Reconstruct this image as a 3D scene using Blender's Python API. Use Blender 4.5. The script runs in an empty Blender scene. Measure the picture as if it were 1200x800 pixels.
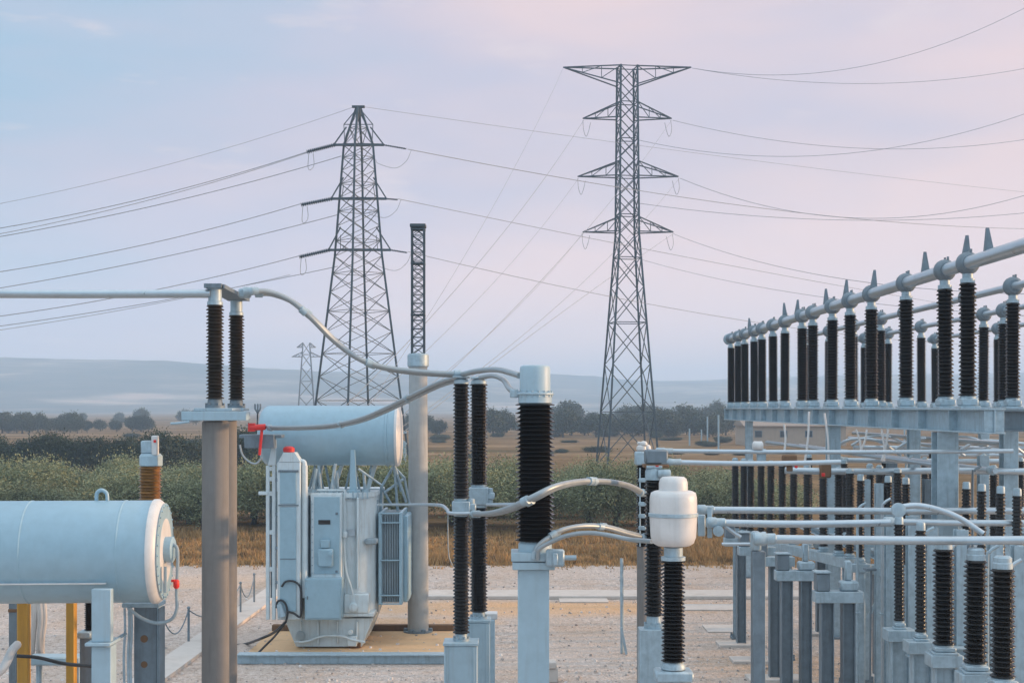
import bpy, math, random
from mathutils import Vector, Matrix
random.seed(7)
R = math.radians
scene = bpy.context.scene
COL = scene.collection
EYE = 5.0          # eye height above the yard
HZ = 478.0         # horizon row of the photograph
FP = 1200 * 50 / 36.0

def P(px, py, Y):
    """world point at distance Y seen at photograph pixel (px, py)"""
    return Vector(((px - 600) * Y / FP, Y, EYE - (py - HZ) * Y / FP))
def PX(px, Y): return (px - 600) * Y / FP
def PZ(py, Y): return EYE - (py - HZ) * Y / FP

# ------------------------------------------------------------------ materials
def new_mat(name):
    m = bpy.data.materials.new(name); m.use_nodes = True
    nt = m.node_tree
    return m, nt, nt.nodes['Principled BSDF']
def nd(nt, t, **k):
    n = nt.nodes.new(t)
    for a, b in k.items(): setattr(n, a, b)
    return n
def rgb(c): return (c[0], c[1], c[2], 1.0)
def ramp(nt, fac, stops):
    r = nd(nt, 'ShaderNodeValToRGB')
    while len(r.color_ramp.elements) < len(stops): r.color_ramp.elements.new(0.5)
    for e, (p, c) in zip(r.color_ramp.elements, stops):
        e.position = p; e.color = rgb(c)
    nt.links.new(fac, r.inputs['Fac'])
    return r.outputs['Color']
def noise(nt, vec, scale, detail=4, rough=0.55):
    n = nd(nt, 'ShaderNodeTexNoise')
    n.inputs['Scale'].default_value = scale; n.inputs['Detail'].default_value = detail
    n.inputs['Roughness'].default_value = rough
    if vec is not None: nt.links.new(vec, n.inputs['Vector'])
    return n.outputs['Fac']
def mapped(nt, sx, sy, sz, src='Object', rot=(0, 0, 0)):
    t = nd(nt, 'ShaderNodeTexCoord'); m = nd(nt, 'ShaderNodeMapping')
    m.inputs['Scale'].default_value = (sx, sy, sz); m.inputs['Rotation'].default_value = rot
    nt.links.new(t.outputs[src], m.inputs['Vector'])
    return m.outputs['Vector']
def worldvec(nt, sx=1, sy=1, sz=1):
    g = nd(nt, 'ShaderNodeNewGeometry'); m = nd(nt, 'ShaderNodeMapping')
    m.inputs['Scale'].default_value = (sx, sy, sz)
    nt.links.new(g.outputs['Position'], m.inputs['Vector'])
    return m.outputs['Vector']
def mix(nt, fac, a, b, mode='MIX'):
    n = nd(nt, 'ShaderNodeMix', data_type='RGBA', blend_type=mode)
    for sock, v in ((n.inputs[0], fac), (n.inputs[6], a), (n.inputs[7], b)):
        if hasattr(v, 'is_linked') or isinstance(v, bpy.types.NodeSocket): nt.links.new(v, sock)
        elif isinstance(v, (int, float)): sock.default_value = v
        else: sock.default_value = rgb(v)
    return n.outputs[2]
def bump(nt, b, h, strength, dist):
    n = nd(nt, 'ShaderNodeBump'); n.inputs['Strength'].default_value = strength; n.inputs['Distance'].default_value = dist
    nt.links.new(h, n.inputs['Height']); nt.links.new(n.outputs['Normal'], b.inputs['Normal'])

def painted(name, base, dirt, rough=0.45, metal=0.0, streak=True, amount=0.55, scale=1.0, mot=(0.93, 1.05)):
    """paint / galvanised steel: mottled, with rain streaks and stains"""
    m, nt, b = new_mat(name)
    v = worldvec(nt)
    mott = noise(nt, v, 7 * scale, 5, 0.6)
    c1 = ramp(nt, mott, [(0.3, [x * mot[0] for x in base]), (0.7, [min(1, x * mot[1]) for x in base])])
    st = noise(nt, worldvec(nt, 9 * scale, 9 * scale, 0.7 * scale), 1.6, 5, 0.62) if streak else noise(nt, v, 2.2, 5)
    r = nd(nt, 'ShaderNodeMapRange'); nt.links.new(st, r.inputs[0])
    r.inputs[1].default_value = 0.52; r.inputs[2].default_value = 0.78; r.inputs[3].default_value = 0; r.inputs[4].default_value = amount
    c = mix(nt, r.outputs[0], c1, dirt)
    nt.links.new(c, b.inputs['Base Color'])
    rr = nd(nt, 'ShaderNodeMapRange'); nt.links.new(mott, rr.inputs[0])
    rr.inputs[3].default_value = max(0.05, rough - 0.12); rr.inputs[4].default_value = min(1, rough + 0.18)
    nt.links.new(rr.outputs[0], b.inputs['Roughness'])
    b.inputs['Metallic'].default_value = metal
    bump(nt, b, noise(nt, v, 3.0, 3), 0.12, 0.02)
    return m

def plain(name, c, rough=0.5, metal=0.0, var=0.15, scale=6, spec=None):
    m, nt, b = new_mat(name)
    f = noise(nt, worldvec(nt), scale, 4)
    nt.links.new(ramp(nt, f, [(0.3, [x * (1 - var) for x in c]), (0.7, [min(1, x * (1 + var)) for x in c])]), b.inputs['Base Color'])
    b.inputs['Roughness'].default_value = rough; b.inputs['Metallic'].default_value = metal
    if spec is not None: b.inputs['Specular IOR Level'].default_value = spec
    return m

M = {}
M['paint'] = painted('pale_blue_grey_paint', (0.58, 0.655, 0.685), (0.32, 0.27, 0.22), 0.40, amount=0.55)
M['tank'] = painted('tank_paint', (0.29, 0.43, 0.51), (0.26, 0.30, 0.32), 0.32, amount=0.14)
M['box'] = painted('pedestal_paint', (0.34, 0.46, 0.53), (0.26, 0.27, 0.26), 0.45, amount=0.35)
M['pot'] = painted('white_pot_paint', (0.62, 0.61, 0.60), (0.40, 0.38, 0.35), 0.38, amount=0.4)
M['galv'] = painted('galvanised_steel', (0.35, 0.45, 0.51), (0.19, 0.215, 0.23), 0.45, 0.2, amount=0.6, scale=1.4, mot=(0.80, 1.12))
M['galv_dark'] = painted('weathered_galvanised_steel', (0.165, 0.21, 0.245), (0.10, 0.115, 0.125), 0.55, 0.2, amount=0.6, mot=(0.8, 1.15))
M['alu'] = painted('aluminium_tube', (0.46, 0.53, 0.58), (0.30, 0.33, 0.35), 0.30, 0.6, streak=False, amount=0.18)
M['cable'] = painted('aluminium_conductor', (0.33, 0.375, 0.40), (0.24, 0.26, 0.27), 0.42, 0.45, streak=False, amount=0.3)
M['concrete'] = painted('concrete_column', (0.20, 0.188, 0.178), (0.12, 0.113, 0.107), 0.9, amount=0.6)
M['mast_concrete'] = painted('pale_concrete', (0.36, 0.37, 0.37), (0.24, 0.24, 0.235), 0.9, amount=0.5)
M['slab'] = painted('concrete_slab', (0.54, 0.49, 0.45), (0.36, 0.31, 0.27), 0.9, streak=False, amount=0.6)
M['rust'] = painted('rusty_steel', (0.17, 0.095, 0.05), (0.075, 0.05, 0.035), 0.8, amount=0.6)
M['pylon'] = plain('pylon_steel', (0.055, 0.075, 0.09), 0.6, 0.1)
M['pylon_hazed'] = plain('pylon_steel_hazed', (0.2, 0.22, 0.25), 0.55, 0.3)  # paler steel for the distant pylon: haze fade put into its colour
M['wire'] = plain('line_wire', (0.24, 0.26, 0.29), 0.6, 0.2)
M['red'] = plain('red_paint', (0.62, 0.02, 0.015), 0.45)
M['yellow'] = painted('yellow_paint', (0.50, 0.255, 0.03), (0.24, 0.12, 0.03), 0.5, amount=0.5)
M['black'] = plain('black_rubber', (0.02, 0.02, 0.022), 0.5)
M['dark'] = plain('dark_slot', (0.025, 0.022, 0.02), 0.8)
M['rad'] = painted('radiator_fins', (0.27, 0.335, 0.375), (0.17, 0.17, 0.16), 0.5, amount=0.4)
M['beige'] = painted('beige_wall', (0.40, 0.31, 0.24), (0.26, 0.2, 0.16), 0.9, amount=0.4, scale=0.3)
M['roof'] = plain('roof_sheet', (0.27, 0.21, 0.17), 0.8)
M['glass'] = plain('window_glass', (0.03, 0.04, 0.05), 0.1)

def porcelain(name, c, rough):
    m, nt, b = new_mat(name)
    f = noise(nt, worldvec(nt, 1, 1, 4), 9, 4)
    oi = nd(nt, 'ShaderNodeObjectInfo')
    cc = ramp(nt, f, [(0.35, [x * 0.7 for x in c]), (0.75, [x * 1.5 for x in c])])
    du = nd(nt, 'ShaderNodeMapRange'); nt.links.new(oi.outputs['Random'], du.inputs[0]); du.inputs[1].default_value = 0.5; du.inputs[4].default_value = 0.22
    cc = mix(nt, du.outputs[0], cc, (0.022, 0.017, 0.013))
    nt.links.new(cc, b.inputs['Base Color'])
    rr = nd(nt, 'ShaderNodeMapRange'); nt.links.new(f, rr.inputs[0]); rr.inputs[3].default_value = rough * 0.6; rr.inputs[4].default_value = rough * 1.6
    nt.links.new(rr.outputs[0], b.inputs['Roughness'])
    b.inputs['Specular IOR Level'].default_value = 0.26
    return m
M['porc'] = porcelain('black_porcelain', (0.005, 0.004, 0.0038), 0.18)
M['porc_brown'] = porcelain('brown_porcelain', (0.24, 0.115, 0.035), 0.3)
M['porc_dull'] = porcelain('dusty_black_porcelain', (0.024, 0.018, 0.013), 0.30)

def foliage(name, lo, hi, trans=0.0):
    m, nt, b = new_mat(name)
    g = nd(nt, 'ShaderNodeNewGeometry')
    f0 = noise(nt, mapped(nt, 1, 1, 1), 1.5, 3)
    f_ = nd(nt, 'ShaderNodeMath', operation='MULTIPLY_ADD'); nt.links.new(f0, f_.inputs[0]); f_.inputs[1].default_value = 1.9; f_.inputs[2].default_value = -0.38; f = f_.outputs[0]
    a = nd(nt, 'ShaderNodeMath', operation='MULTIPLY_ADD')
    nt.links.new(g.outputs['Random Per Island'], a.inputs[0]); a.inputs[1].default_value = 0.36
    nt.links.new(f, a.inputs[2])
    oi = nd(nt, 'ShaderNodeObjectInfo')
    a2 = nd(nt, 'ShaderNodeMath', operation='MULTIPLY_ADD'); nt.links.new(oi.outputs['Random'], a2.inputs[0]); a2.inputs[1].default_value = 0.42
    nt.links.new(a.outputs[0], a2.inputs[2])
    nt.links.new(ramp(nt, a2.outputs[0], [(0.4, lo), (1.15 / 1.3, hi)]), b.inputs['Base Color'])
    b.inputs['Roughness'].default_value = 0.65
    b.inputs['Specular IOR Level'].default_value = 0.3
    return m
M['olive'] = foliage('olive_leaves', (0.045, 0.056, 0.030), (0.235, 0.255, 0.14))
M['hedge'] = foliage('dark_leaves', (0.012, 0.02, 0.012), (0.045, 0.062, 0.034))
M['fartree'] = foliage('far_leaves', (0.014, 0.024, 0.018), (0.05, 0.065, 0.04))
M['bark'] = plain('bark', (0.09, 0.075, 0.06), 0.9)
M['grass'] = foliage('dry_grass_blades', (0.085, 0.06, 0.03), (0.42, 0.26, 0.11))

# gravel
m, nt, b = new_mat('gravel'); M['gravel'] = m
v = worldvec(nt)
vo = nd(nt, 'ShaderNodeTexVoronoi'); vo.inputs['Scale'].default_value = 17; nt.links.new(v, vo.inputs['Vector'])
vo2 = nd(nt, 'ShaderNodeTexVoronoi'); vo2.inputs['Scale'].default_value = 7; nt.links.new(v, vo2.inputs['Vector'])
sep = nd(nt, 'ShaderNodeSeparateColor'); nt.links.new(vo.outputs['Color'], sep.inputs[0])
sep2 = nd(nt, 'ShaderNodeSeparateColor'); nt.links.new(vo2.outputs['Color'], sep2.inputs[0])
c = ramp(nt, sep.outputs[0], [(0.0, (0.27, 0.21, 0.18)), (0.3, (0.44, 0.375, 0.325)), (0.8, (0.55, 0.475, 0.42)), (1.0, (0.66, 0.58, 0.54))])
c = mix(nt, 0.35, c, ramp(nt, sep2.outputs[1], [(0.0, (0.33, 0.275, 0.245)), (0.5, (0.48, 0.41, 0.375)), (1.0, (0.60, 0.535, 0.51))]))
big = noise(nt, worldvec(nt, 0.5, 0.16, 1), 1.1, 5, 0.6)
c = mix(nt, ramp(nt, big, [(0.40, (0, 0, 0)), (0.68, (0.6, 0.6, 0.6))]), c, (0.44, 0.31, 0.22))
big2 = noise(nt, worldvec(nt, 0.3, 0.3, 1), 0.9, 4)
c = mix(nt, ramp(nt, big2, [(0.45, (0, 0, 0)), (0.7, (0.45, 0.45, 0.45))]), c, (0.56, 0.485, 0.445))
def sun_patch(cx, cy, ax, ay, k):  # sunlit ground put into the gravel colour as warm noisy ellipses
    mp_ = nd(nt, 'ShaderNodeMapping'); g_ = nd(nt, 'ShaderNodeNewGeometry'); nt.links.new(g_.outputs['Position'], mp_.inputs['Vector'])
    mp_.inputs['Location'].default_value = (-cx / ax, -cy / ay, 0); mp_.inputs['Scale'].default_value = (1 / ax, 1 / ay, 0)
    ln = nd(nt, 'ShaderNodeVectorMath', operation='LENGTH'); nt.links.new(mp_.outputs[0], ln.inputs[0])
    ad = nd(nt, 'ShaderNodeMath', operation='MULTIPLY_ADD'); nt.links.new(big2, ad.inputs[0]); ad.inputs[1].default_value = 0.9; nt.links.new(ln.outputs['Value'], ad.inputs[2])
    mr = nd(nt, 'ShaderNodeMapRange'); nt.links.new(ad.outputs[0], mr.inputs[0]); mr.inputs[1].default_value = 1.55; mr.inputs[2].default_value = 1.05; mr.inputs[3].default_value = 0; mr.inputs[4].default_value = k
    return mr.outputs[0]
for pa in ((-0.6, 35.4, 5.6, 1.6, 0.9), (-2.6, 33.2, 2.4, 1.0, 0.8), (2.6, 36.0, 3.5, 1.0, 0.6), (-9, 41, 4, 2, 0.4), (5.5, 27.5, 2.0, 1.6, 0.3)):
    c = mix(nt, sun_patch(*pa), c, mix(nt, 0.62, c, (0.64, 0.37, 0.17)))
fine = noise(nt, worldvec(nt), 38, 2, 0.7)
c = mix(nt, 0.55, c, ramp(nt, fine, [(0.33, (0.22, 0.2, 0.19)), (0.5, (0.5, 0.5, 0.5)), (0.68, (0.72, 0.71, 0.7))]), 'OVERLAY')
nt.links.new(c, b.inputs['Base Color']); b.inputs['Roughness'].default_value = 0.95
b.inputs['Specular IOR Level'].default_value = 0.1
bump(nt, b, vo.outputs['Distance'], 0.5, 0.05)

# transformer pit floor: tan aggregate, with the low sun's orange put into its colour
M['pit'] = painted('sun_tinted_pit_floor', (0.62, 0.40, 0.22), (0.40, 0.25, 0.14), 0.9, streak=False, amount=0.6)

# dry land out to the hills
m, nt, b = new_mat('dry_land'); M['land'] = m
f1 = noise(nt, worldvec(nt, 0.012, 0.05, 1), 1.0, 6, 0.6)
f2 = noise(nt, worldvec(nt, 0.15, 0.35, 1), 1.0, 6, 0.65)
c = ramp(nt, f1, [(0.32, (0.10, 0.105, 0.06)), (0.45, (0.26, 0.185, 0.12)), (0.56, (0.34, 0.245, 0.16)), (0.70, (0.46, 0.38, 0.29))])
c = mix(nt, ramp(nt, f2, [(0.42, (0, 0, 0)), (0.66, (0.75, 0.75, 0.75))]), c, (0.13, 0.10, 0.045))
f3 = noise(nt, worldvec(nt, 1.5, 2.0, 1), 1.0, 4)
c = mix(nt, 0.5, c, ramp(nt, f3, [(0.3, (0.09, 0.06, 0.03)), (0.7, (0.45, 0.30, 0.14))]), 'OVERLAY')
nt.links.new(c, b.inputs['Base Color']); b.inputs['Roughness'].default_value = 1.0; b.inputs['Specular IOR Level'].default_value = 0.0
bump(nt, b, f3, 0.6, 0.1)

m, nt, b = new_mat('hill_scrub'); M['hill'] = m
f1 = noise(nt, worldvec(nt, 0.004, 0.008, 0.05), 1.0, 7, 0.65)
f2 = noise(nt, worldvec(nt, 0.03, 0.05, 0.1), 1.0, 4, 0.6)
c = ramp(nt, f1, [(0.36, (0.03, 0.05, 0.03)), (0.5, (0.14, 0.12, 0.085)), (0.62, (0.60, 0.48, 0.38))])
c = mix(nt, 0.5, c, ramp(nt, f2, [(0.35, (0.04, 0.06, 0.04)), (0.65, (0.36, 0.31, 0.25))]), 'OVERLAY')
nt.links.new(c, b.inputs['Base Color']); b.inputs['Roughness'].default_value = 1.0; b.inputs['Specular IOR Level'].default_value = 0.0

# ------------------------------------------------------------------ mesh builder
def frame(d):
    d = d.normalized()
    up = Vector((0, 0, 1)) if abs(d.z) < 0.95 else Vector((0, 1, 0))
    a = d.cross(up).normalized(); c = a.cross(d).normalized()
    return a, c
def smooth_path(pts, n=8):
    """Catmull-Rom through pts"""
    pts = [Vector(p) for p in pts]
    if len(pts) < 3: return pts
    q = [pts[0] * 2 - pts[1]] + pts + [pts[-1] * 2 - pts[-2]]
    out = []
    for i in range(1, len(q) - 2):
        for k in range(n):
            t = k / n
            out.append(0.5 * ((2 * q[i]) + (q[i + 1] - q[i - 1]) * t + (2 * q[i - 1] - 5 * q[i] + 4 * q[i + 1] - q[i + 2]) * t * t
                              + (3 * q[i] - q[i - 1] - 3 * q[i + 1] + q[i + 2]) * t ** 3))
    out.append(q[-2])
    return out

WL = {}     # world location of every object built
class MB:
    def __init__(s): s.v = []; s.f = []
    def add(s, vs, fs):
        o = len(s.v); s.v += [Vector(x) for x in vs]; s.f += [tuple(o + i for i in f) for f in fs]; return s
    def box(s, lo, hi, ch=0.012, mat=None):
        lo = Vector(lo); hi = Vector(hi); c = (lo + hi) / 2; h = (hi - lo) / 2
        ch = min(ch, min(h) * 0.45)
        idx = {}; vs = []
        for sx in (-1, 1):
            for sy in (-1, 1):
                for sz in (-1, 1):
                    for ax in range(3):
                        p = Vector((sx * (h.x - ch), sy * (h.y - ch), sz * (h.z - ch)))
                        p[ax] = (sx, sy, sz)[ax] * h[ax]
                        idx[(sx, sy, sz, ax)] = len(vs); vs.append(p + c)
        fs = []
        for ax in range(3):
            o1, o2 = [(1, 2), (2, 0), (0, 1)][ax]
            for sg in (-1, 1):
                ring = []
                for a, b_ in ((-1, -1), (1, -1), (1, 1), (-1, 1)):
                    sgn = [0, 0, 0]; sgn[ax] = sg; sgn[o1] = a; sgn[o2] = b_
                    ring.append(idx[(*sgn, ax)])
                fs.append(ring if sg > 0 else ring[::-1])
        for ax in range(3):      # edge along ax
            o1, o2 = [(1, 2), (2, 0), (0, 1)][ax]
            for a in (-1, 1):
                for b_ in (-1, 1):
                    def k(s_, axx):
                        sgn = [0, 0, 0]; sgn[ax] = s_; sgn[o1] = a; sgn[o2] = b_
                        return idx[(*sgn, axx)]
                    q = [k(-1, o1), k(1, o1), k(1, o2), k(-1, o2)]
                    fs.append(q if a * b_ < 0 else q[::-1])
        for sx in (-1, 1):
            for sy in (-1, 1):
                for sz in (-1, 1):
                    t = [idx[(sx, sy, sz, 0)], idx[(sx, sy, sz, 1)], idx[(sx, sy, sz, 2)]]
                    fs.append(t if sx * sy * sz > 0 else t[::-1])
        if mat is not None:
            vs = [mat @ p for p in vs]
        return s.add(vs, fs)
    def beam(s, p0, p1, w, h=None, caps=True):
        p0 = Vector(p0); p1 = Vector(p1); h = h or w
        a, c = frame(p1 - p0); a = a * w / 2; c = c * h / 2
        vs = [p + x for p in (p0, p1) for x in (-a - c, a - c, a + c, -a + c)]
        fs = [(0, 4, 5, 1), (1, 5, 6, 2), (2, 6, 7, 3), (3, 7, 4, 0), (0, 1, 2, 3), (7, 6, 5, 4)]
        return s.add(vs, fs)
    def tube(s, pts, r, seg=10, caps=True):
        pts = [Vector(p) for p in pts]; n = len(pts)
        rs = r if isinstance(r, (list, tuple)) else [r] * n
        vs = []; fs = []
        d = (pts[1] - pts[0]).normalized(); a, c = frame(d)
        for i, p in enumerate(pts):
            dd = ((pts[min(i + 1, n - 1)] - pts[max(i - 1, 0)])).normalized()
            a = (a - dd * a.dot(dd)).normalized(); c = dd.cross(a)
            for k in range(seg):
                t = 2 * math.pi * k / seg
                vs.append(p + (a * math.cos(t) + c * math.sin(t)) * rs[i])
        for i in range(n - 1):
            for k in range(seg):
                k2 = (k + 1) % seg
                fs.append((i * seg + k, i * seg + k2, (i + 1) * seg + k2, (i + 1) * seg + k))
        if caps:
            fs.append(tuple(range(seg))[::-1]); fs.append(tuple((n - 1) * seg + k for k in range(seg)))
        return s.add(vs, fs)
    def lathe(s, prof, c=(0, 0, 0), seg=20, axis='Z'):
        """prof: list of (r, t) along the axis"""
        c = Vector(c); vs = []; fs = []; n = len(prof)
        for r, t in prof:
            for k in range(seg):
                a = 2 * math.pi * k / seg; x, y = r * math.cos(a), r * math.sin(a)
                vs.append(c + (Vector((x, y, t)) if axis == 'Z' else Vector((t, x, y)) if axis == 'X' else Vector((y, t, x))))
        for i in range(n - 1):
            for k in range(seg):
                k2 = (k + 1) % seg
                fs.append((i * seg + k, i * seg + k2, (i + 1) * seg + k2, (i + 1) * seg + k))
        fs.append(tuple(range(seg))[::-1]); fs.append(tuple((n - 1) * seg + k for k in range(seg)))
        return s.add(vs, fs)
    def prism(s, poly, d):
        poly = [Vector(p) for p in poly]; d = Vector(d); n = len(poly)
        vs = poly + [p + d for p in poly]
        fs = [tuple(range(n)), tuple(range(n, 2 * n))[::-1]] + [(i, i + n, (i + 1) % n + n, (i + 1) % n) for i in range(n)]
        return s.add(vs, fs)
    def xform(s, mat): s.v = [mat @ p for p in s.v]; return s
    def mesh(s, name, off=None, ang=38, smooth=True):
        me = bpy.data.meshes.new(name)
        o = off or Vector()
        me.from_pydata([tuple(p - o) for p in s.v], [], s.f); me.update()
        if smooth:
            me.polygons.foreach_set('use_smooth', [True] * len(me.polygons))
            me.set_sharp_from_angle(angle=R(ang))
        return me
    def build(s, name, mat, parent=None, label=None, loc=None, ang=38, smooth=True):
        if parent is None:
            if loc is None:
                xs = [p.x for p in s.v]; ys = [p.y for p in s.v]; zs = [p.z for p in s.v]
                loc = Vector(((min(xs) + max(xs)) / 2, (min(ys) + max(ys)) / 2, min(zs)))
            off = Vector(loc)
        else:
            off = WL[parent.name]; loc = Vector()
        me = s.mesh(name, off, ang, smooth); me.materials.append(M[mat] if isinstance(mat, str) else mat)
        o = bpy.data.objects.new(name, me); COL.objects.link(o)
        o.location = loc; WL[o.name] = off
        if parent is not None: o.parent = parent
        if label: o['label'] = label
        return o
def tag(o, label=None, cat=None, group=None, kind=None):
    for k, x in (('label', label), ('category', cat), ('group', group), ('kind', kind)):
        if x: o[k] = x
    return o
def thing(name, label, cat, loc, group=None):
    o = bpy.data.objects.new(name, None); COL.objects.link(o); o.empty_display_size = 0.2
    o.location = loc; WL[o.name] = Vector(loc)
    return tag(o, label, cat, group)
def children(o): return [c for c in bpy.data.objects if c.parent == o]
def copy_tree(o, kids, loc, label=None):
    r = o.copy(); COL.objects.link(r); r.location = loc; r.rotation_euler = (random.uniform(-.006, .006), random.uniform(-.006, .006), random.uniform(-.12, .12)); WL[r.name] = Vector(loc)
    if label: r['label'] = label
    for ch, gk in kids:
        c = ch.copy(); COL.objects.link(c); c.parent = r
        for g in gk:
            d = g.copy(); COL.objects.link(d); d.parent = c
    return r
ORD = ['nearest', 'second nearest', 'third nearest', 'fourth nearest', 'fifth nearest', 'sixth nearest', 'seventh nearest', 'eighth nearest',
       'ninth nearest', 'tenth nearest', 'eleventh nearest', 'twelfth nearest', 'thirteenth nearest', 'fourteenth nearest', 'fifteenth nearest',
       'sixteenth nearest', 'seventeenth nearest']

# ------------------------------------------------------------------ camera, light, world
cam = bpy.data.cameras.new('camera'); co = bpy.data.objects.new('camera', cam); COL.objects.link(co)
co.location = (0, 0, EYE); co.rotation_euler = (R(90), 0, 0)
cam.lens = 50; cam.sensor_width = 36; cam.shift_y = (HZ - 400) / 1200; cam.clip_end = 20000; cam.clip_start = 0.1
scene.camera = co
SUN_DIR = Vector((0.98, 0.08, 0.155)).normalized()
sl = bpy.data.lights.new('sun', 'SUN'); so = bpy.data.objects.new('sun', sl); COL.objects.link(so)
sl.energy = 5.0; sl.angle = R(1.2); sl.color = (1.0, 0.60, 0.30)
so.rotation_euler = SUN_DIR.to_track_quat('Z', 'Y').to_euler(); so.location = (30, 5, 20)

w = bpy.data.worlds.new('World'); scene.world = w; w.use_nodes = True
nt = w.node_tree; bg = nt.nodes['Background']
sky = nd(nt, 'ShaderNodeTexSky', sky_type='NISHITA'); sky.sun_disc = False
sky.sun_elevation = math.asin(SUN_DIR.z); sky.sun_rotation = math.atan2(SUN_DIR.x, SUN_DIR.y)
sky.air_density = 1.0; sky.dust_density = 1.5; sky.ozone_density = 1.5
tc = nd(nt, 'ShaderNodeTexCoord'); sx = nd(nt, 'ShaderNodeSeparateXYZ'); nt.links.new(tc.outputs['Generated'], sx.inputs[0])
def mth(op, a, b_=None, c_=None, clamp=False):
    n = nd(nt, 'ShaderNodeMath', operation=op); n.use_clamp = clamp
    for i, x in enumerate((a, b_, c_)):
        if x is None: continue
        if isinstance(x, (int, float)): n.inputs[i].default_value = x
        else: nt.links.new(x, n.inputs[i])
    return n.outputs[0]
mp = nd(nt, 'ShaderNodeMapping'); mp.inputs['Scale'].default_value = (2.2, 2.2, 9.0); nt.links.new(tc.outputs['Generated'], mp.inputs['Vector'])
cn = noise(nt, mp.outputs['Vector'], 1.6, 3, 0.5)
mp2 = nd(nt, 'ShaderNodeMapping'); mp2.inputs['Scale'].default_value = (7, 7, 30.0); nt.links.new(tc.outputs['Generated'], mp2.inputs['Vector'])
cn2 = noise(nt, mp2.outputs['Vector'], 1.4, 5, 0.55)
# veil of thin high cloud: bluer to the left and overhead, pinker to the right towards the sunset
f = mth('MULTIPLY_ADD', sx.outputs[0], 1.35, 0.70)
f = mth('ADD', f, mth('MULTIPLY_ADD', cn, 1.3, -0.65))
up = mth('ADD', mth('MULTIPLY_ADD', sx.outputs[2], -1.3, 0.117), mth('MULTIPLY', mth('MULTIPLY_ADD', sx.outputs[2], -7.0, 1.0, clamp=True), 0.28))
glow = mth('MULTIPLY', mth('MULTIPLY_ADD', sx.outputs[2], 6.0, -1.25, clamp=True), mth('MULTIPLY_ADD', mth('ABSOLUTE', sx.outputs[0]), -4.5, 1.0, clamp=True))
f = mth('MULTIPLY_ADD', glow, 0.9, f)
f = mth('ADD', f, up, clamp=True)
veil = ramp(nt, f, [(0.0, (0.47, 0.66, 0.86)), (0.5, (0.73, 0.70, 0.85)), (1.0, (1.06, 0.82, 0.83))])
cl = ramp(nt, cn2, [(0.60, (0, 0, 0)), (0.75, (0.5, 0.5, 0.5))])
veil = mix(nt, cl, veil, (1.02, 0.88, 0.90))
# the half of the sky away from the view: brighter, blue
back = mth('MULTIPLY_ADD', sx.outputs[1], -1.6, 0.75, clamp=True)
zen = mth('MULTIPLY_ADD', sx.outputs[2], 2.0, -0.7, clamp=True)
veil = mix(nt, back, veil, (0.72, 1.0, 1.26))
veil = mix(nt, zen, veil, (1.58, 1.72, 1.84))
vs_ = nd(nt, 'ShaderNodeVectorMath', operation='SCALE'); nt.links.new(veil, vs_.inputs[0]); nt.links.new(mth('MULTIPLY_ADD', mth('MULTIPLY_ADD', sx.outputs[2], -6.0, 1.0, clamp=True), 2.2, 9.0), vs_.inputs['Scale'])
colr = mix(nt, 0.85, sky.outputs[0], vs_.outputs[0])
nt.links.new(colr, bg.inputs['Color']); bg.inputs['Strength'].default_value = 0.1
vw = scene.view_settings
vw.view_transform = 'Standard'; vw.look = 'None'; vw.gamma = 1; vw.exposure = 0.10; vw.use_curve_mapping = False

# ------------------------------------------------------------------ the setting
def sheet(name, x0, x1, y0, y1, z, mat, nx=1, ny=1, hf=None):
    mb = MB(); vs = []; fs = []
    for j in range(ny + 1):
        for i in range(nx + 1):
            x = x0 + (x1 - x0) * i / nx; y = y0 + (y1 - y0) * j / ny
            vs.append((x, y, z + (hf(x, y) if hf else 0)))
    for j in range(ny):
        for i in range(nx):
            a = j * (nx + 1) + i; fs.append((a, a + 1, a + nx + 2, a + nx + 1))
    mb.add(vs, fs)
    return tag(mb.build(name, mat, loc=(0, 0, 0), ang=180), kind='structure')
sheet('ground', -1340, 1340, -60, 2950, -0.02, 'land', 60, 60)
def yard_edge(x, y): return 0
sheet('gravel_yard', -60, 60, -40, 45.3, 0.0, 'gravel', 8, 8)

from mathutils import noise as mn
def ridge(x):
    px = 600 + x * FP / 2500
    pts = [(-500, 426), (0, 430), (60, 434), (120, 437), (240, 440), (330, 440), (480, 438), (560, 437), (640, 441), (720, 449), (770, 447), (850, 443), (960, 441), (1100, 440), (1200, 438), (1700, 436)]
    for (a, ya), (b_, yb) in zip(pts, pts[1:]):
        if a <= px <= b_:
            return (HZ - (ya + (yb - ya) * (px - a) / (b_ - a))) * 2500 / FP + EYE
    return 66
def hill_h(x, y):
    t = max(0, min(1, (y - 1250) / 1250)); t = t * t * (3 - 2 * t)
    n = mn.fractal(Vector((x / 260, y / 200, 3)), 1.0, 2.0, 5)
    n2 = mn.fractal(Vector((x / 70, y / 70, 7)), 1.0, 2.0, 3)
    front = 40 * math.exp(-((y - 1800) / 220) ** 2) * max(0, min(1, (-x - 120) / 500 + 0.35))
    tail = max(0.0, 1 - max(0, y - 2500) / 900)
    return ridge(x) * t * tail + front + (n * 13 + n2 * 3) * t * (1 - 0.8 * max(0, min(1, (y - 2200) / 300))) - 0.3
sheet('hills', -1330, 1330, 1230, 2900, 0, 'hill', 170, 84, hill_h)

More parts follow.
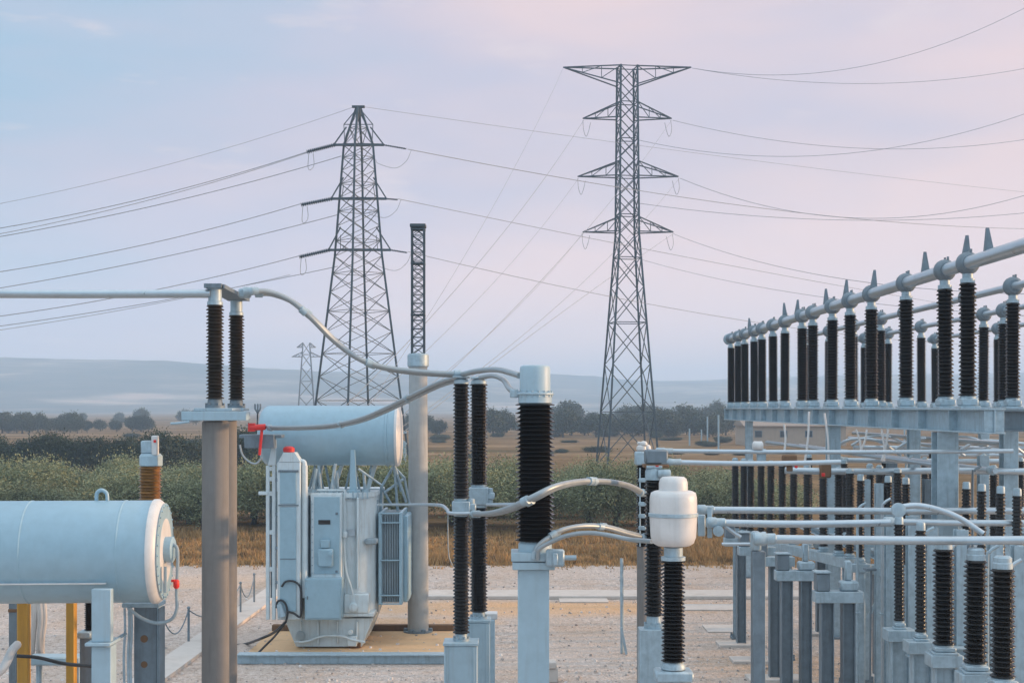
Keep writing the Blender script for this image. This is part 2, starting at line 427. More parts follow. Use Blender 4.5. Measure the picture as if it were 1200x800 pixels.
# concrete path, trench strip, slabs, pit
mb = MB(); mb.prism([(-7.05, 18, 0.004), (-6.45, 18, 0.004), (-6.1, 42, 0.004), (-6.7, 42, 0.004)], (0, 0, 0.07))
tag(mb.build('concrete_path', 'slab'), kind='structure')
mb = MB(); mb.box((-2.6, 37.2, 0.0), (16, 38.5, 0.09))
tag(mb.build('concrete_kerb', 'slab'), kind='structure')
for (a, b_, y, lb) in ((800, 866, 712, 'far pale concrete cover slab lying on the gravel by the grey posts'), (826, 872, 737, 'nearer pale concrete cover slab lying on the gravel by the grey posts'),
                       (655, 712, 703, 'pale concrete cover slab on the gravel right of the large black bushing')):
    Y = FP * EYE / (y - HZ)
    mb = MB(); mb.box((PX(a, Y), Y - 0.5, 0), (PX(b_, Y), Y + 0.5, 0.035))
    tag(mb.build('concrete_slab', 'slab'), lb, 'slab')
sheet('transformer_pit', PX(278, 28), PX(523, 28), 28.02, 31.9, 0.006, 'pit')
mb = MB(); mb.box((PX(279, 27.9), 27.8, 0.0), (PX(522, 27.9), 28.0, 0.17)); mb.box((PX(279, 27.9), 27.72, 0.171), (PX(522, 27.9), 28.04, 0.20))
o = mb.build('steel_beam', 'galv'); tag(o, 'long pale steel edging beam along the front of the transformer pit', 'beam')
mb = MB(); mb.box((PX(279, 28), 31.92, 0.0), (PX(523, 28), 32.1, 0.14))
tag(mb.build('steel_beam', 'rust'), 'rusty edging beam along the back of the transformer pit', 'beam')

# ------------------------------------------------------------------ insulators
def shed_prof(n, z0, z1, rc, rs):
    p = [(rc, z0)]; h = (z1 - z0) / n
    for i in range(n):
        z = z0 + i * h; k = 1.0 if i % 2 == 0 else 0.93
        p += [(rc, z + h * 0.30), (rs * k * 0.93, z + h * 0.20), (rs * k, z + h * 0.30), (rs * k, z + h * 0.42), (rs * k * 0.95, z + h * 0.53), (rc * 1.04, z + h * 0.84)]
    p.append((rc, z1))
    return p
def sheds_mb(n, z0, z1, rc, rs, c=(0, 0, 0), seg=20):
    return MB().lathe(shed_prof(n, z0, z1, rc, rs), c, seg)
def flange_mb(r, z0, z1, c=(0, 0, 0), seg=16, box=False):
    h = z1 - z0
    mb = MB().lathe([(r * 1.25, z0), (r * 1.25, z0 + h * 0.28), (r * 0.98, z0 + h * 0.32), (r * 0.92, z0 + h * 0.9), (r * 0.8, z1)], c, seg)
    for k in range(6):
        a = k * math.pi / 3
        x, y = c[0] + r * 1.1 * math.cos(a), c[1] + r * 1.1 * math.sin(a)
        mb.lathe([(0.016, c[2] + z0 + h * 0.28), (0.016, c[2] + z0 + h * 0.28 + 0.03)], (x, y, 0), 6)
    return mb
def make_insulator(name, label, cat, group, H, rc, rs, n, bh, ch, capw, mat='porc', clamp=None):
    t = thing(name, label, cat, (0, 0, 0), group)
    mb = MB().box((-rs * 0.95, -rs * 0.95, 0.032), (rs * 0.95, rs * 0.95, bh * 0.8), 0.02); mb.box((-rs * 1.12, -rs * 1.12, 0), (rs * 1.12, rs * 1.12, 0.031), 0.006); mb.lathe([(rs * 0.9, bh * 0.8), (rs * 0.9, bh * 0.9), (rc * 1.04, bh)], (0, 0, 0), 18)
    ks = [(mb.build('base_flange', 'galv', t), [])]
    ks.append((sheds_mb(n, bh - 0.01, H - ch, rc, rs).build('porcelain_stack', mat, t, ang=60), []))
    mb = MB().lathe([(rc * 1.1, H - ch - 0.01), (rc * 1.1, H - ch + 0.05), (capw, H - ch + 0.06), (capw, H - 0.02), (capw * 0.8, H)], (0, 0, 0), 16)
    cap = mb.build('top_cap', 'galv', t); gk = []
    if clamp:
        r = clamp
        mb = MB().lathe([(r * 0.75, -0.13), (r, -0.10), (r * 1.15, -0.035), (r * 1.15, 0.035), (r, 0.10), (r * 0.75, 0.13)], (0, 0, H + 0.02), 18, axis='Y')
        mb.box((-r * 0.7, -0.055, H - 0.12), (r * 0.7, 0.055, H - 0.02))
        for sy in (-0.07, 0.07): mb.lathe([(0.02, H + 0.02 + r * 0.8), (0.02, H + 0.05 + r * 1.2)], (0.03, sy, 0), 6)
        gk.append(mb.build('bus_clamp', 'galv_dark', cap))
    ks.append((cap, gk))
    return t, ks

# --- upper rows: long rows of post insulators on high beams, each under a tube that runs away from us
row1Y = [21.85, 22.97, 25.26, 27.7, 29.4, 31.1, 33.1, 34.3, 36.5, 38.1, 39.8, 41.1, 42.7, 44.0, 45.4]
rows = [(7.0, row1Y, 'front'), (9.15, [26.0, 28.6, 33.1, 35.3, 38.1, 41.1, 44.2], 'second'),
        (11.2, [32.4, 33.8, 38.9, 42.4, 45.2], 'third'), (13.6, [39.8, 45.7], 'rearmost')]
BZ = 5.0; UH = 2.2
proto, kids = make_insulator('post_insulator', 'x', 'insulator', 'post insulators in rows on the high steel beams', UH, 0.10, 0.138, 28, 0.19, 0.27, 0.08, clamp=0.155)
first = True
for X, Ys, rn in rows:
    for i, Y in enumerate(Ys):
        k = len(Ys)
        which = ORD[i] if i < 15 else 'farthest'
        if i == k - 1: which = 'farthest'
        lb = f'{which} black post insulator holding the {rn} high sloping busbar' if rn != 'front' else f'{which} black post insulator under the large front busbar at right'
        if first: proto.location = (X, Y, BZ); proto['label'] = lb; WL[proto.name] = proto.location.copy(); first = False
        else: copy_tree(proto, kids, (X, Y, BZ), lb)
# busbars
for (X, y0, y1, r, rn) in ((7.0, 15.5, 45.9, 0.105, 'large front'), (9.15, 18, 44.7, 0.07, 'second'), (11.2, 24, 45.7, 0.065, 'third'), (13.6, 30, 46.2, 0.065, 'rearmost')):
    t = thing('busbar', f'{rn} pale aluminium busbar tube rising towards the right edge on black insulators', 'busbar', (X, y0, BZ + UH + 0.02), 'high busbars on post insulators')
    n = 40
    pts = [(X, y0 + (y1 - y0) * i / n, BZ + UH + 0.02) for i in range(n + 1)]
    MB().tube(pts, r, 16).build('tube', 'alu', t)
    MB().lathe([(r * 1.6, -0.04), (r * 1.75, 0.0), (r * 1.6, 0.06), (0.02, 0.10)], (X, y1, BZ + UH + 0.02), 16, axis='Y').build('end_cap', 'galv', t)
    if X == 7.0:
        for Y in (20.9, 21.95, 24.1, 27.55, 29.85, 31.7, 34.95, 36.5, 41.9):
            z = BZ + UH + 0.10
            h = 0.34 + 0.06 * random.random(); lean = random.uniform(-0.03, 0.03)
            MB().add([(X - 0.06, Y - 0.05, z), (X + 0.07, Y - 0.05, z), (X + 0.07, Y + 0.05, z), (X - 0.06, Y + 0.05, z),
                      (X + lean - 0.02, Y - 0.02, z + h), (X + lean + 0.02, Y - 0.02, z + h), (X + lean + 0.02, Y + 0.02, z + h), (X + lean - 0.02, Y + 0.02, z + h),
                      (X - 0.065, Y - 0.04, z - 0.06), (X + 0.07, Y - 0.04, z - 0.06), (X + 0.07, Y + 0.04, z - 0.06), (X - 0.065, Y + 0.04, z - 0.06)],
                     [(0, 1, 5, 4), (1, 2, 6, 5), (2, 3, 7, 6), (3, 0, 4, 7), (4, 5, 6, 7), (8, 9, 1, 0), (9, 10, 2, 1), (10, 11, 3, 2), (11, 8, 0, 3)]).build('arcing_horn', 'galv_dark', t)
# beams along the rows with their columns
def steel_col(name, X, Y, z1, wd, label, group, mat='galv', dark=None, plate=True):
    t = thing(name, label, 'column', (X, Y, 0), group)
    h = wd / 2; e = 0.016
    mb = MB()   # rolled H section: two flanges and the web
    mb.box((X - h, Y - h, 0.0), (X + h, Y - h + e, z1), 0.003); mb.box((X - h, Y + h - e, 0.0), (X + h, Y + h, z1), 0.003)
    mb.box((X - e / 2, Y - h + e, 0.0), (X + e / 2, Y + h - e, z1), 0.002)
    mb.build('shaft', mat, t)
    if plate:
        mb = MB().box((X - h * 1.7, Y - h * 1.7, 0.0), (X + h * 1.7, Y + h * 1.7, 0.05), 0.005)
        for a in (-1, 1):
            for b_ in (-1, 1): mb.lathe([(0.02, 0.05), (0.02, 0.12)], (X + a * h * 1.4, Y + b_ * h * 1.4, 0), 6)
        mb.build('base_plate', 'galv_dark', t)
    return t
def ibeam(mb, p0, p1, w_, h_):
    """I beam, p0-p1 = centre line; boxes along X or Y"""
    p0 = Vector(p0); p1 = Vector(p1)
    if abs(p1.x - p0.x) > abs(p1.y - p0.y):
        y = p0.y; e = 0.025
        mb.box((p0.x, y - w_ / 2, p0.z + h_ / 2 - e), (p1.x, y + w_ / 2, p0.z + h_ / 2), 0.004); mb.box((p0.x, y - w_ / 2, p0.z - h_ / 2), (p1.x, y + w_ / 2, p0.z - h_ / 2 + e), 0.004)
        mb.box((p0.x, y - 0.012, p0.z - h_ / 2 + e), (p1.x, y + 0.012, p0.z + h_ / 2 - e), 0.002)
    else:
        x = p0.x; e = 0.025
        mb.box((x - w_ / 2, p0.y, p0.z + h_ / 2 - e), (x + w_ / 2, p1.y, p0.z + h_ / 2), 0.004); mb.box((x - w_ / 2, p0.y, p0.z - h_ / 2), (x + w_ / 2, p1.y, p0.z - h_ / 2 + e), 0.004)
        mb.box((x - 0.012, p0.y, p0.z - h_ / 2 + e), (x + 0.012, p1.y, p0.z + h_ / 2 - e), 0.002)
for (X, y0, y1, rn) in ((7.0, 20.6, 46.0, 'front'), (9.15, 22.0, 45.0, 'second'), (11.2, 28.0, 46.0, 'third'), (13.6, 34, 46.3, 'rearmost')):
    mb = MB(); ibeam(mb, (X, y0, BZ - 0.19), (X, y1, BZ - 0.19), 0.30, 0.37)
    k = int((y1 - y0) / 1.6)
    for i in range(k + 1):
        y = y0 + 0.05 + (y1 - y0 - 0.1) * i / k
        mb.box((X - 0.145, y - 0.008, BZ - 0.345), (X + 0.145, y + 0.008, BZ - 0.035), 0.002)
    tag(mb.build('steel_beam', 'galv'), f'{rn} long high steel beam carrying the row of black post insulators', 'beam', 'high steel beams')
for (Y, n_) in ((43.2, 3), (34.6, 2), (26.8, 1), (22.6, 1)):
    xs = [7.0, 9.15, 11.2, 13.6][:n_ + 1]
    d = {43.2: 'farthest', 34.6: 'third nearest', 26.8: 'second nearest', 22.6: 'nearest'}[Y]
    mb = MB()
    for xa, xb in zip(xs, xs[1:]):
        ibeam(mb, (xa + 0.155, Y, BZ - 0.20), (xb - 0.155, Y, BZ - 0.20), 0.28, 0.34)
    tag(mb.build('steel_beam', 'galv_dark'), f'{d} steel cross beam tying the high beams together', 'beam', 'high steel cross beams')
for (X, Y, wd, lb) in ((7.0, 23.0, 0.34, 'widest pale steel column carrying the front high beam, near right edge'), (7.0, 31.0, 0.27, 'middle steel column carrying the front high beam'),
                       (7.0, 42.0, 0.2, 'farthest steel column carrying the front high beam'), (9.15, 32.4, 0.25, 'farther steel column carrying the second high beam'),
                       (9.15, 26.2, 0.27, 'nearer steel column carrying the second high beam at right edge'), (11.2, 36.5, 0.25, 'steel column carrying the third high beam'),
                       (13.6, 41.0, 0.25, 'steel column carrying the rearmost high beam')):
    steel_col('steel_column', X, Y, BZ - 0.386, wd, lb, 'columns of the high rows')

# --- low rows
LZ = 2.3; LH = 1.62
lowpx = [996, 983, 965, 946, 930, 917, 903, 892, 880, 872, 862]
lowY = [20.4, 21.1, 22.1, 23.4, 24.5, 25.5, 26.7, 27.7, 28.9, 29.7, 30.9]
proto, kids = make_insulator('post_insulator', 'x', 'insulator', 'post insulators of the low rows', LH, 0.062, 0.085, 28, 0.10, 0.08, 0.05)
first = True
lowrows = [(4.85, lowY, 'first low row from left'), (7.0, [25.8, 27.1, 27.8, 30.0, 33.5], 'second low row from left'),
           (9.15, [27.0, 30.0, 30.8, 31.5, 35.0], 'third low row from left'), (11.2, [31.3, 33.8, 36.0, 38.0], 'fourth low row from left')]
for X, Ys, rn in lowrows:
    for i, Y in enumerate(Ys):
        which = 'farthest' if i == len(Ys) - 1 else ORD[i]
        lb = f'{which} short black insulator of the {rn}'
        if X == 4.85: Y = 31 - (lowpx[i] - 862) * 5.4 / 134; X_ = PX(lowpx[i], Y)
        else: X_ = X
        if first: proto.location = (X_, Y, LZ); proto['label'] = lb; WL[proto.name] = proto.location.copy(); first = False
        else: copy_tree(proto, kids, (X_, Y, LZ), lb)
for (X, y0, y1, rn) in ((7.0, 25.3, 34, 'second low row from left'), (9.15, 26.6, 35.5, 'third low row from left'), (11.2, 31, 38.5, 'fourth low row from left')):
    mb = MB(); ibeam(mb, (X, y0, LZ - 0.09), (X, y1, LZ - 0.09), 0.24, 0.17)
    tag(mb.build('steel_beam', 'galv'), f'waist high steel beam under the {rn} of insulators', 'beam', 'low steel beams')
a_, b_ = Vector((PX(858, 31.2), 31.2, LZ - 0.09)), Vector((PX(1002, 25.4), 25.4, LZ - 0.09))
mb = MB().beam(a_, b_, 0.22, 0.17)
tag(mb.build('steel_beam', 'galv'), 'slanting waist high steel beam under the first low row of insulators', 'beam', 'low steel beams')
for i, k in enumerate((0.05, 0.5, 0.95)):
    q = a_.lerp(b_, k); steel_col('steel_post', q.x, q.y, LZ - 0.178, 0.16, f'{["farthest", "middle", "nearest"][i]} post under the slanting beam of the first low row', 'posts of the slanting beam')
def support_frame(X, Y, label, two=True, wd=0.19, z1=LZ - 0.18, group='low support frames on the gravel', ya=-0.13, yb_=0.13):
    t = thing('support_frame', label, 'support', (X, Y, 0), group)
    MB().box((X - 0.36, Y - 0.13, z1 - 0.20), (X + 0.36, Y + 0.13, z1 - 0.03), 0.008).build('crosshead', 'galv', t)
    if ya < -0.2: MB().box((X - 0.11, Y + ya, z1 - 0.028), (X + 0.11, Y + yb_, z1), 0.006).box((X - 0.05, Y + ya, z1 - 0.16), (X - 0.035, Y - 0.135, z1 - 0.0285), 0.003).box((X - 0.05, Y + 0.135, z1 - 0.16), (X - 0.035, Y + yb_, z1 - 0.0285), 0.003).build('rail', 'galv', t)
    for dx in ((-0.17, 0.15) if two else (0.0,)):
        mb = MB(); h = wd / 2; e = 0.016; x = X + dx; zt = z1 - 0.202
        mb.box((x - h, Y - h, 0.0), (x - h + e, Y + h, zt), 0.003); mb.box((x + h - e, Y - h, 0.0), (x + h, Y + h, zt), 0.003)
        mb.box((x - h + e, Y - e / 2, 0.0), (x + h - e, Y + e / 2, zt), 0.002)
        mb.build('post', 'galv_dark', t)
    MB().box((X - 0.5, Y - 0.3, -0.02), (X + 0.5, Y + 0.3, 0.06), 0.01).build('footing', 'slab', t)
    return t
for i, (Y, two, X, ya, yb_) in enumerate(((21.3, True, 4.88, 0, 0), (24.0, True, 4.80, 0, 0), (26.2, False, 4.83, 0, 0), (28.1, False, 4.83, 0, 0), (30.0, False, 4.83, 0, 0))):
    support_frame(X, Y, f"{ORD[i]} {'two legged' if two else 'single legged'} dark steel support in front of the first low row", two, z1=LZ - 0.002, ya=ya, yb_=yb_)
    o = thing('mechanism_box', f"{ORD[i]} small grey mechanism box beside the feet of the first low row", 'box', (X - 0.3, Y - 0.1, LZ - 0.03), 'mechanism boxes of the first low row')
    MB().box((X - 0.34, Y - 0.12, LZ - 0.029), (X - 0.14, Y + 0.12, LZ + 0.24), 0.015).build('case', 'galv_dark', o)
    MB().box((X - 0.36, Y - 0.14, LZ + 0.241), (X - 0.125, Y + 0.14, LZ + 0.265), 0.005).build('lid', 'galv', o)
    if two: MB().box((X + 0.02, Y - 0.11, LZ - 0.029), (X + 0.3, Y + 0.11, LZ + 0.12), 0.03).box((X + 0.1, Y - 0.06, LZ + 0.12), (X + 0.2, Y + 0.06, LZ + 0.42), 0.02).build('gear_housing', 'galv', o)
for i, (X, Y) in enumerate(((7.0, 26.5), (7.0, 31.5), (9.15, 29.0), (9.15, 33.5), (11.2, 32.4), (11.2, 36.5))):
    d = ['nearer', 'farther'][i % 2]; rn = ['second', 'third', 'fourth'][i // 2]
    support_frame(X, Y, f'{d} steel support under the {rn} low row of insulators', True)

# --- middle group at lower right: larger insulators with housings, plus bright posts
MZ = 1.9; MH = 1.46
slim, slimk = make_insulator('post_insulator', 'x', 'insulator', 'large black insulators at lower right', MH + 0.12, 0.056, 0.078, 26, 0.12, 0.10, 0.06)
proto, kids = make_insulator('post_insulator', 'x', 'insulator', 'large black insulators at lower right', MH, 0.10, 0.14, 22, 0.12, 0.13, 0.10)
for i, (px, Y) in enumerate(((1175, 15.8), (1143, 16.7), (1106, 18.0), (1079, 19.0), (1054, 20.0))):
    X = PX(px, Y); lb = f'{ORD[i] if i < 4 else "farthest"} {"large" if i < 3 else "slim"} black insulator of the lower right group'
    if i == 0: proto.location = (X, Y, MZ); proto['label'] = lb; WL[proto.name] = proto.location.copy(); o = proto
    elif i == 3: slim.location = (X, Y, MZ); slim['label'] = lb
    elif i == 4: o = copy_tree(slim, slimk, (X, Y, MZ), lb)
    else: o = copy_tree(proto, kids, (X, Y, MZ), lb)
    t = thing('support_frame', f'steel stand under the {ORD[i] if i < 4 else "farthest"} black insulator at lower right', 'support', (X, Y, 0), 'stands of the lower right insulators')
    MB().box((X - 0.2, Y - 0.16, MZ - 0.16), (X + 0.2, Y + 0.16, MZ), 0.008).build('crosshead', 'galv', t)
    mb = MB(); mb.box((X - 0.13, Y - 0.09, 0), (X - 0.11, Y + 0.09, MZ - 0.162), 0.003); mb.box((X + 0.11, Y - 0.09, 0), (X + 0.13, Y + 0.09, MZ - 0.162), 0.003); mb.box((X - 0.11, Y - 0.01, 0), (X + 0.11, Y + 0.01, MZ - 0.162), 0.002)
    mb.build('post', 'galv', t)
for i, (px, Y) in enumerate(((1194, 17.4), (1166, 18.4), (1126, 19.7), (1091, 21.0), (1069, 22.2), (1043, 23.3))):
    X = PX(px, Y)
    steel_col('steel_post', X, Y, 3.32, 0.165, f'{ORD[i]} bright steel post among the lower right insulators', 'bright posts at lower right')
for i, (px, Y) in enumerate(((1015, 26.0), (1030, 24.6))):
    steel_col('steel_post', PX(px, Y), Y, 3.7, 0.13, f'{["farther","nearer"][i]} slim bright steel post beside the second low row', 'slim posts behind the tubes')
mb = MB(); ibeam(mb, (PX(1030, 21), 19.5, MZ - 0.24), (PX(1100, 21), 19.5, MZ - 0.24), 0.2, 0.14)
tag(mb.build('steel_beam', 'galv'), 'short low cross beam between the lower right stands', 'beam')

for i, (px, Y, zz) in enumerate(((1152, 30.0, 4.0), (1088, 28.0, 3.6), (1168, 27.5, 3.4), (1045, 31.0, 3.8))):
    steel_col('steel_post', PX(px, Y), Y, zz, 0.2, f'{["farther", "nearer", "nearest", "farthest"][i]} steel post in the dense group under the second high beam', 'posts under the second high beam', ['galv', 'galv_dark'][i % 2])
for i, (px, Y) in enumerate(((1030, 36), (1085, 33), (1125, 35), (1160, 31), (1185, 29), (1010, 33))):
    xx, zz = PX(px, Y), 3.95
    pts = smooth_path([(xx - 0.7, Y, zz + 0.1), (xx - 0.3, Y - 0.1, zz + 0.32), (xx + 0.3, Y - 0.2, zz + 0.3), (xx + 0.9, Y, zz - 0.05)], 6)
    tag(MB().tube(pts, 0.035, 8).build('flexible_conductor', 'alu'), f'{["second", "third", "fourth", "fifth", "sixth", "first"][i]} short curved lead from left among the far tubes', 'cable', 'short curved leads among the far tubes')
for i, (px, Y, z1) in enumerate(((1005, 24.0, 3.4), (1034, 23.6, 3.5), (1052, 21.6, 3.3), (1083, 20.3, 3.3), (1113, 19.2, 3.2), (1135, 18.8, 3.3), (1157, 17.6, 3.3), (1183, 16.9, 3.2), (1140, 24.5, 4.0), (1062, 27.0, 4.1))):
    o = thing('conduit_pipe', f'{["first", "third", "fourth", "sixth", "seventh", "eighth", "tenth", "last", "ninth", "fifth"][i]} thin upright conduit from left among the lower right posts', 'pipe', (PX(px, Y), Y, 0), 'upright conduits at lower right')
    xx = PX(px, Y)
    MB().tube(smooth_path([(xx, Y, 0), (xx, Y, z1 * 0.5), (xx, Y, z1 - 0.25), (xx + 0.03, Y, z1 - 0.08), (xx + 0.14, Y, z1)], 5), 0.024, 8).build('pipe', ['galv', 'alu', 'galv_dark'][i % 3], o)
    MB().box((xx - 0.05, Y - 0.04, z1 * 0.45), (xx + 0.05, Y + 0.04, z1 * 0.45 + 0.03), 0.004).build('bracket', 'galv', o)
for i, (X, y0, y1, zz) in enumerate(((7.35, 23.5, 41, 4.02), (8.5, 25, 42, 3.9), (10.2, 29, 43, 4.1), (9.6, 27.5, 40, 4.3), (12.2, 35, 44, 4.05))):
    t = thing('bus_tube', f'{["first", "second", "fourth", "third", "fifth"][i]} slanting bus tube from left receding among the low rows', 'tube', (X, y0, zz), 'receding low bus tubes')
    MB().tube([(X, y0 + (y1 - y0) * k / 10, zz) for k in range(11)], 0.05, 12).build('tube', 'alu', t)
    for yy in (y0 + 0.2, (y0 + y1) / 2): MB().tube([(X, yy - 0.08, zz), (X, yy - 0.07, zz), (X, yy + 0.07, zz), (X, yy + 0.08, zz)], [0.055, 0.085, 0.085, 0.055], 12).build('clamp', 'galv', t)
for i, (px, Y) in enumerate(((1008, 25.2), (1040, 24.6), (1062, 24.0), (1100, 23.6), (1132, 22.6), (1150, 22.0), (1172, 21.4), (1192, 20.8))):
    o = copy_tree(slim, slimk, (PX(px, Y), Y, 2.25), f'{["first", "second", "third", "fourth", "fifth", "sixth", "seventh", "last"][i]} slim black insulator from left in the dense row behind the bright posts')
    o['group'] = 'dense row behind the bright posts'
    xx = PX(px, Y); t = thing('support_frame', f'{["first", "second", "third", "fourth", "fifth", "sixth", "seventh", "last"][i]} thin stand from left in the dense row behind the bright posts', 'support', (xx, Y, 0), 'stands of the dense row')
    MB().box((xx - 0.17, Y - 0.1, 2.1), (xx + 0.17, Y + 0.1, 2.25), 0.008).build('crosshead', 'galv', t)
    MB().box((xx - 0.07, Y - 0.07, 0), (xx + 0.07, Y + 0.07, 2.099), 0.006).build('post', ['galv', 'galv_dark'][i % 2], t)
    MB().beam((xx + 0.075, Y - 0.02, 1.2), (xx + 0.55, Y - 0.02, 2.05), 0.05).build('brace', 'galv', t)
# --- tubes across the view
def xtube(px0, px1, py, Y, r, label, end=True):
    t = thing('bus_tube', label, 'tube', P(px0, py, Y), 'horizontal bus tubes at right')
    a = P(px0, py, Y); b_ = P(px1, py, Y); n = 14
    pts = [a.lerp(b_, i / n) - Vector((0, 0, 0.02 * math.sin(math.pi * i / n))) for i in range(n + 1)]
    MB().tube(pts, r, 14).build('tube', 'alu', t)
    if end:
        MB().lathe([(r * 1.1, -0.10), (r * 1.5, -0.08), (r * 1.5, 0.03), (r * 1.25, 0.05), (r * 1.25, 0.16), (r * 1.05, 0.17)], a, 14, axis='X').build('end_fitting', 'galv', t)
    return t
xtube(892, 1330, 631, 16.7, 0.052, 'lowest and nearest thick horizontal bus tube across the right side')
xtube(836, 1043, 612, 20.0, 0.052, 'middle of three close horizontal bus tubes right of the white pot')
xtube(824, 1330, 597, 22.5, 0.055, 'uppermost of three close horizontal bus tubes right of the white pot')
xtube(1043, 1330, 611, 20.9, 0.048, 'short horizontal bus tube behind the curved tube at right edge')
xtube(920, 1096, 551, 26.0, 0.062, 'thick horizontal bus tube in front of the short black insulators', False)
xtube(1122, 1330, 551, 26.0, 0.062, 'thick horizontal bus tube right of the widest column', False)
xtube(783, 985, 541, 18.2, 0.032, 'lower thin horizontal tube starting behind the white pot')
xtube(776, 1187, 528, 22.0, 0.034, 'upper thin horizontal tube starting at the brown terminal box')
xtube(985, 1330, 539, 33.0, 0.06, 'far horizontal tube just above the short black insulators')
xtube(1000, 1330, 524, 37.0, 0.06, 'farther horizontal tube below the high beams', False)
xtube(1060, 1330, 532, 41.0, 0.07, 'farthest horizontal tube below the high beams', False)
# curved connecting tube at right
t = thing('curved_tube', 'curved bus tube arching down from a round flange at right', 'tube', P(1052, 597, 17.0))
MB().tube(smooth_path([P(1054, 594, 17.0), P(1075, 592, 17.0), P(1100, 597, 16.95), P(1125, 607, 16.9), P(1152, 625, 16.85)], 8), 0.035, 12).build('tube', 'alu', t)
MB().lathe([(0.05, -0.07), (0.085, -0.06), (0.085, -0.01), (0.045, 0.0), (0.045, 0.03)], P(1052, 597, 16.98), 20, axis='Y').build('flange', 'galv', t)
# terminal at the left ends of the lower tubes
t = thing('tube_support', 'pale steel clamp stand holding the tube ends right of the white pot', 'support', (PX(888, 17), 17, 0))
X = PX(888, 17)
MB().box((X - 0.075, 16.9, 0), (X + 0.075, 17.06, PZ(645, 17)), 0.006).build('post', 'galv_dark', t)
mb = MB().box((X - 0.085, 16.9, PZ(645, 17)), (X + 0.03, 17.06, PZ(622, 17)), 0.03); mb.lathe([(0.06, -0.03), (0.085, 0), (0.085, 0.04), (0.055, 0.06)], P(893, 631, 16.75), 16, axis='X')
mb.build('clamp', 'galv', t)
MB().tube([P(846, 637, 17.2), P(885, 637, 17.1)], 0.018, 8).build('link_rod', 'alu', t)
t = thing('tube_support', 'pale bracket cluster joined to two tube ends beside the white pot', 'support', P(832, 640, 20.0))
c0 = P(834, 612, 20.0)
MB().box(P(829, 630, 20.1), P(837, 595, 19.9) + Vector((0, 0.22, 0)), 0.01).build('bracket', 'galv', t)
MB().box(P(818, 628, 20.2), P(829, 604, 20.0) + Vector((0, 0.25, 0)), 0.03).build('clamp', 'galv', t)
MB().lathe([(0.02, -0.02), (0.075, -0.01), (0.075, 0.05), (0.02, 0.06)], P(842, 622, 19.9), 14, axis='Y').build('disc', 'galv', t)
MB().tube(smooth_path([P(850, 616, 20.0), P(860, 624, 20.0), P(868, 629, 20)], 6), 0.028, 10).build('link_rod', 'alu', t)
# rusty joint and red markers on the tubes above the first low row
o = thing('rusty_joint', 'rust orange clamp joint above the short black insulators', 'clamp', P(928, 548, 21.9))
mb = MB().box(P(917, 546, 21.9), P(936, 533, 21.8) + Vector((0, 0.2, 0)), 0.03).box(P(922, 552, 21.95), P(930, 546, 21.9) + Vector((0, 0.1, 0)), 0.01); mb.build('clamp', 'rust', o)
MB().lathe([(0.0, -0.02), (0.025, -0.01), (0.025, 0.02), (0.0, 0.03)], P(933, 547, 21.75), 8).build('marker', 'red', o)
o = thing('rusty_joint', 'rust stained clamp with a red marker on the thick tube', 'clamp', P(968, 560, 25.8))
MB().box(P(961, 560, 25.9), P(976, 543, 25.8) + Vector((0, 0.22, 0)), 0.03).build('clamp', 'rust', o)
MB().box(P(963, 558, 25.75), P(967, 554, 25.75) + Vector((0, 0.03, 0)), 0.005).build('marker', 'red', o)
o = thing('tube_joint', 'grey box joint on the upper thin tube above the insulators', 'clamp', P(893, 540, 22.0))
MB().box(P(887, 540, 22.05), P(900, 526, 21.9) + Vector((0, 0.2, 0)), 0.02).build('clamp', 'galv', o)
MB().lathe([(0.05, -0.08), (0.07, -0.06), (0.07, 0.06), (0.05, 0.08)], P(888, 522, 22.0), 12, axis='X').build('cap', 'pot', o)
# thin droppers (pale flexible leads) hanging under the high beams
for i, (a, b_, Y) in enumerate((((948, 482), (943, 542), 23.5), ((966, 484), (971, 540), 23.5), ((1003, 503), (1009, 528), 24.5), ((1016, 503), (1008, 530), 24.6), ((1033, 503), (1036, 540), 24.4), ((1041, 503), (1033, 540), 24.5), ((919, 497), (919, 532), 24.2))):
    tag(MB().tube(smooth_path([P(a[0], a[1], Y), P((a[0] + b_[0]) / 2 + 1.5, (a[1] + b_[1]) / 2, Y), P(b_[0], b_[1], Y)], 6), 0.018, 6).build('dropper_cable', 'pot'),
        f'{["first","second","third","fourth","fifth","sixth","seventh"][[1,2,3,4,5,6,0][i]]} thin pale lead from left hanging below the high beam', 'cable', 'pale leads below the high beams')

# ------------------------------------------------------------------ left busbar on two insulators and concrete columns
def conc_col(px, Y, dia, ztop, label):
    X = PX(px, Y)
    o = MB().lathe([(dia / 2 * 1.04, 0), (dia / 2, ztop - 0.02), (dia / 2 - 0.02, ztop)], (X, Y, 0), 28).build('concrete_column', 'concrete')
    return tag(o, label, 'column', 'concrete columns at left')
conc_col(252.5, 18.0, 0.335, 4.84, 'nearer thick round concrete column at left under the twin insulators')
conc_col(264.5, 20.0, 0.31, 4.84, 'farther round concrete column half hidden behind the nearer one')
t = thing('steel_platform', 'pale steel bracket platform on the two concrete columns at left', 'platform', (PX(252, 18), 18, 4.84))
MB().box((PX(214, 17.8), 17.72, 4.845), (PX(290, 17.8), 17.9, 4.96), 0.006).build('front_beam', 'box', t)
MB().box((PX(214, 17.8), 20.0, 4.845), (PX(286, 20.2), 20.18, 4.96), 0.006).build('rear_beam', 'box', t)
mb = MB().box((PX(232, 18), 17.75, 4.962), (PX(277, 18), 18.3, 5.0), 0.006).box((PX(262, 20), 19.75, 4.962), (PX(289, 20), 20.2, 5.0), 0.006)
mb.box((PX(252, 18) - 0.08, 17.902, 4.85), (PX(252, 18) + 0.08, 19.998, 4.95), 0.006)
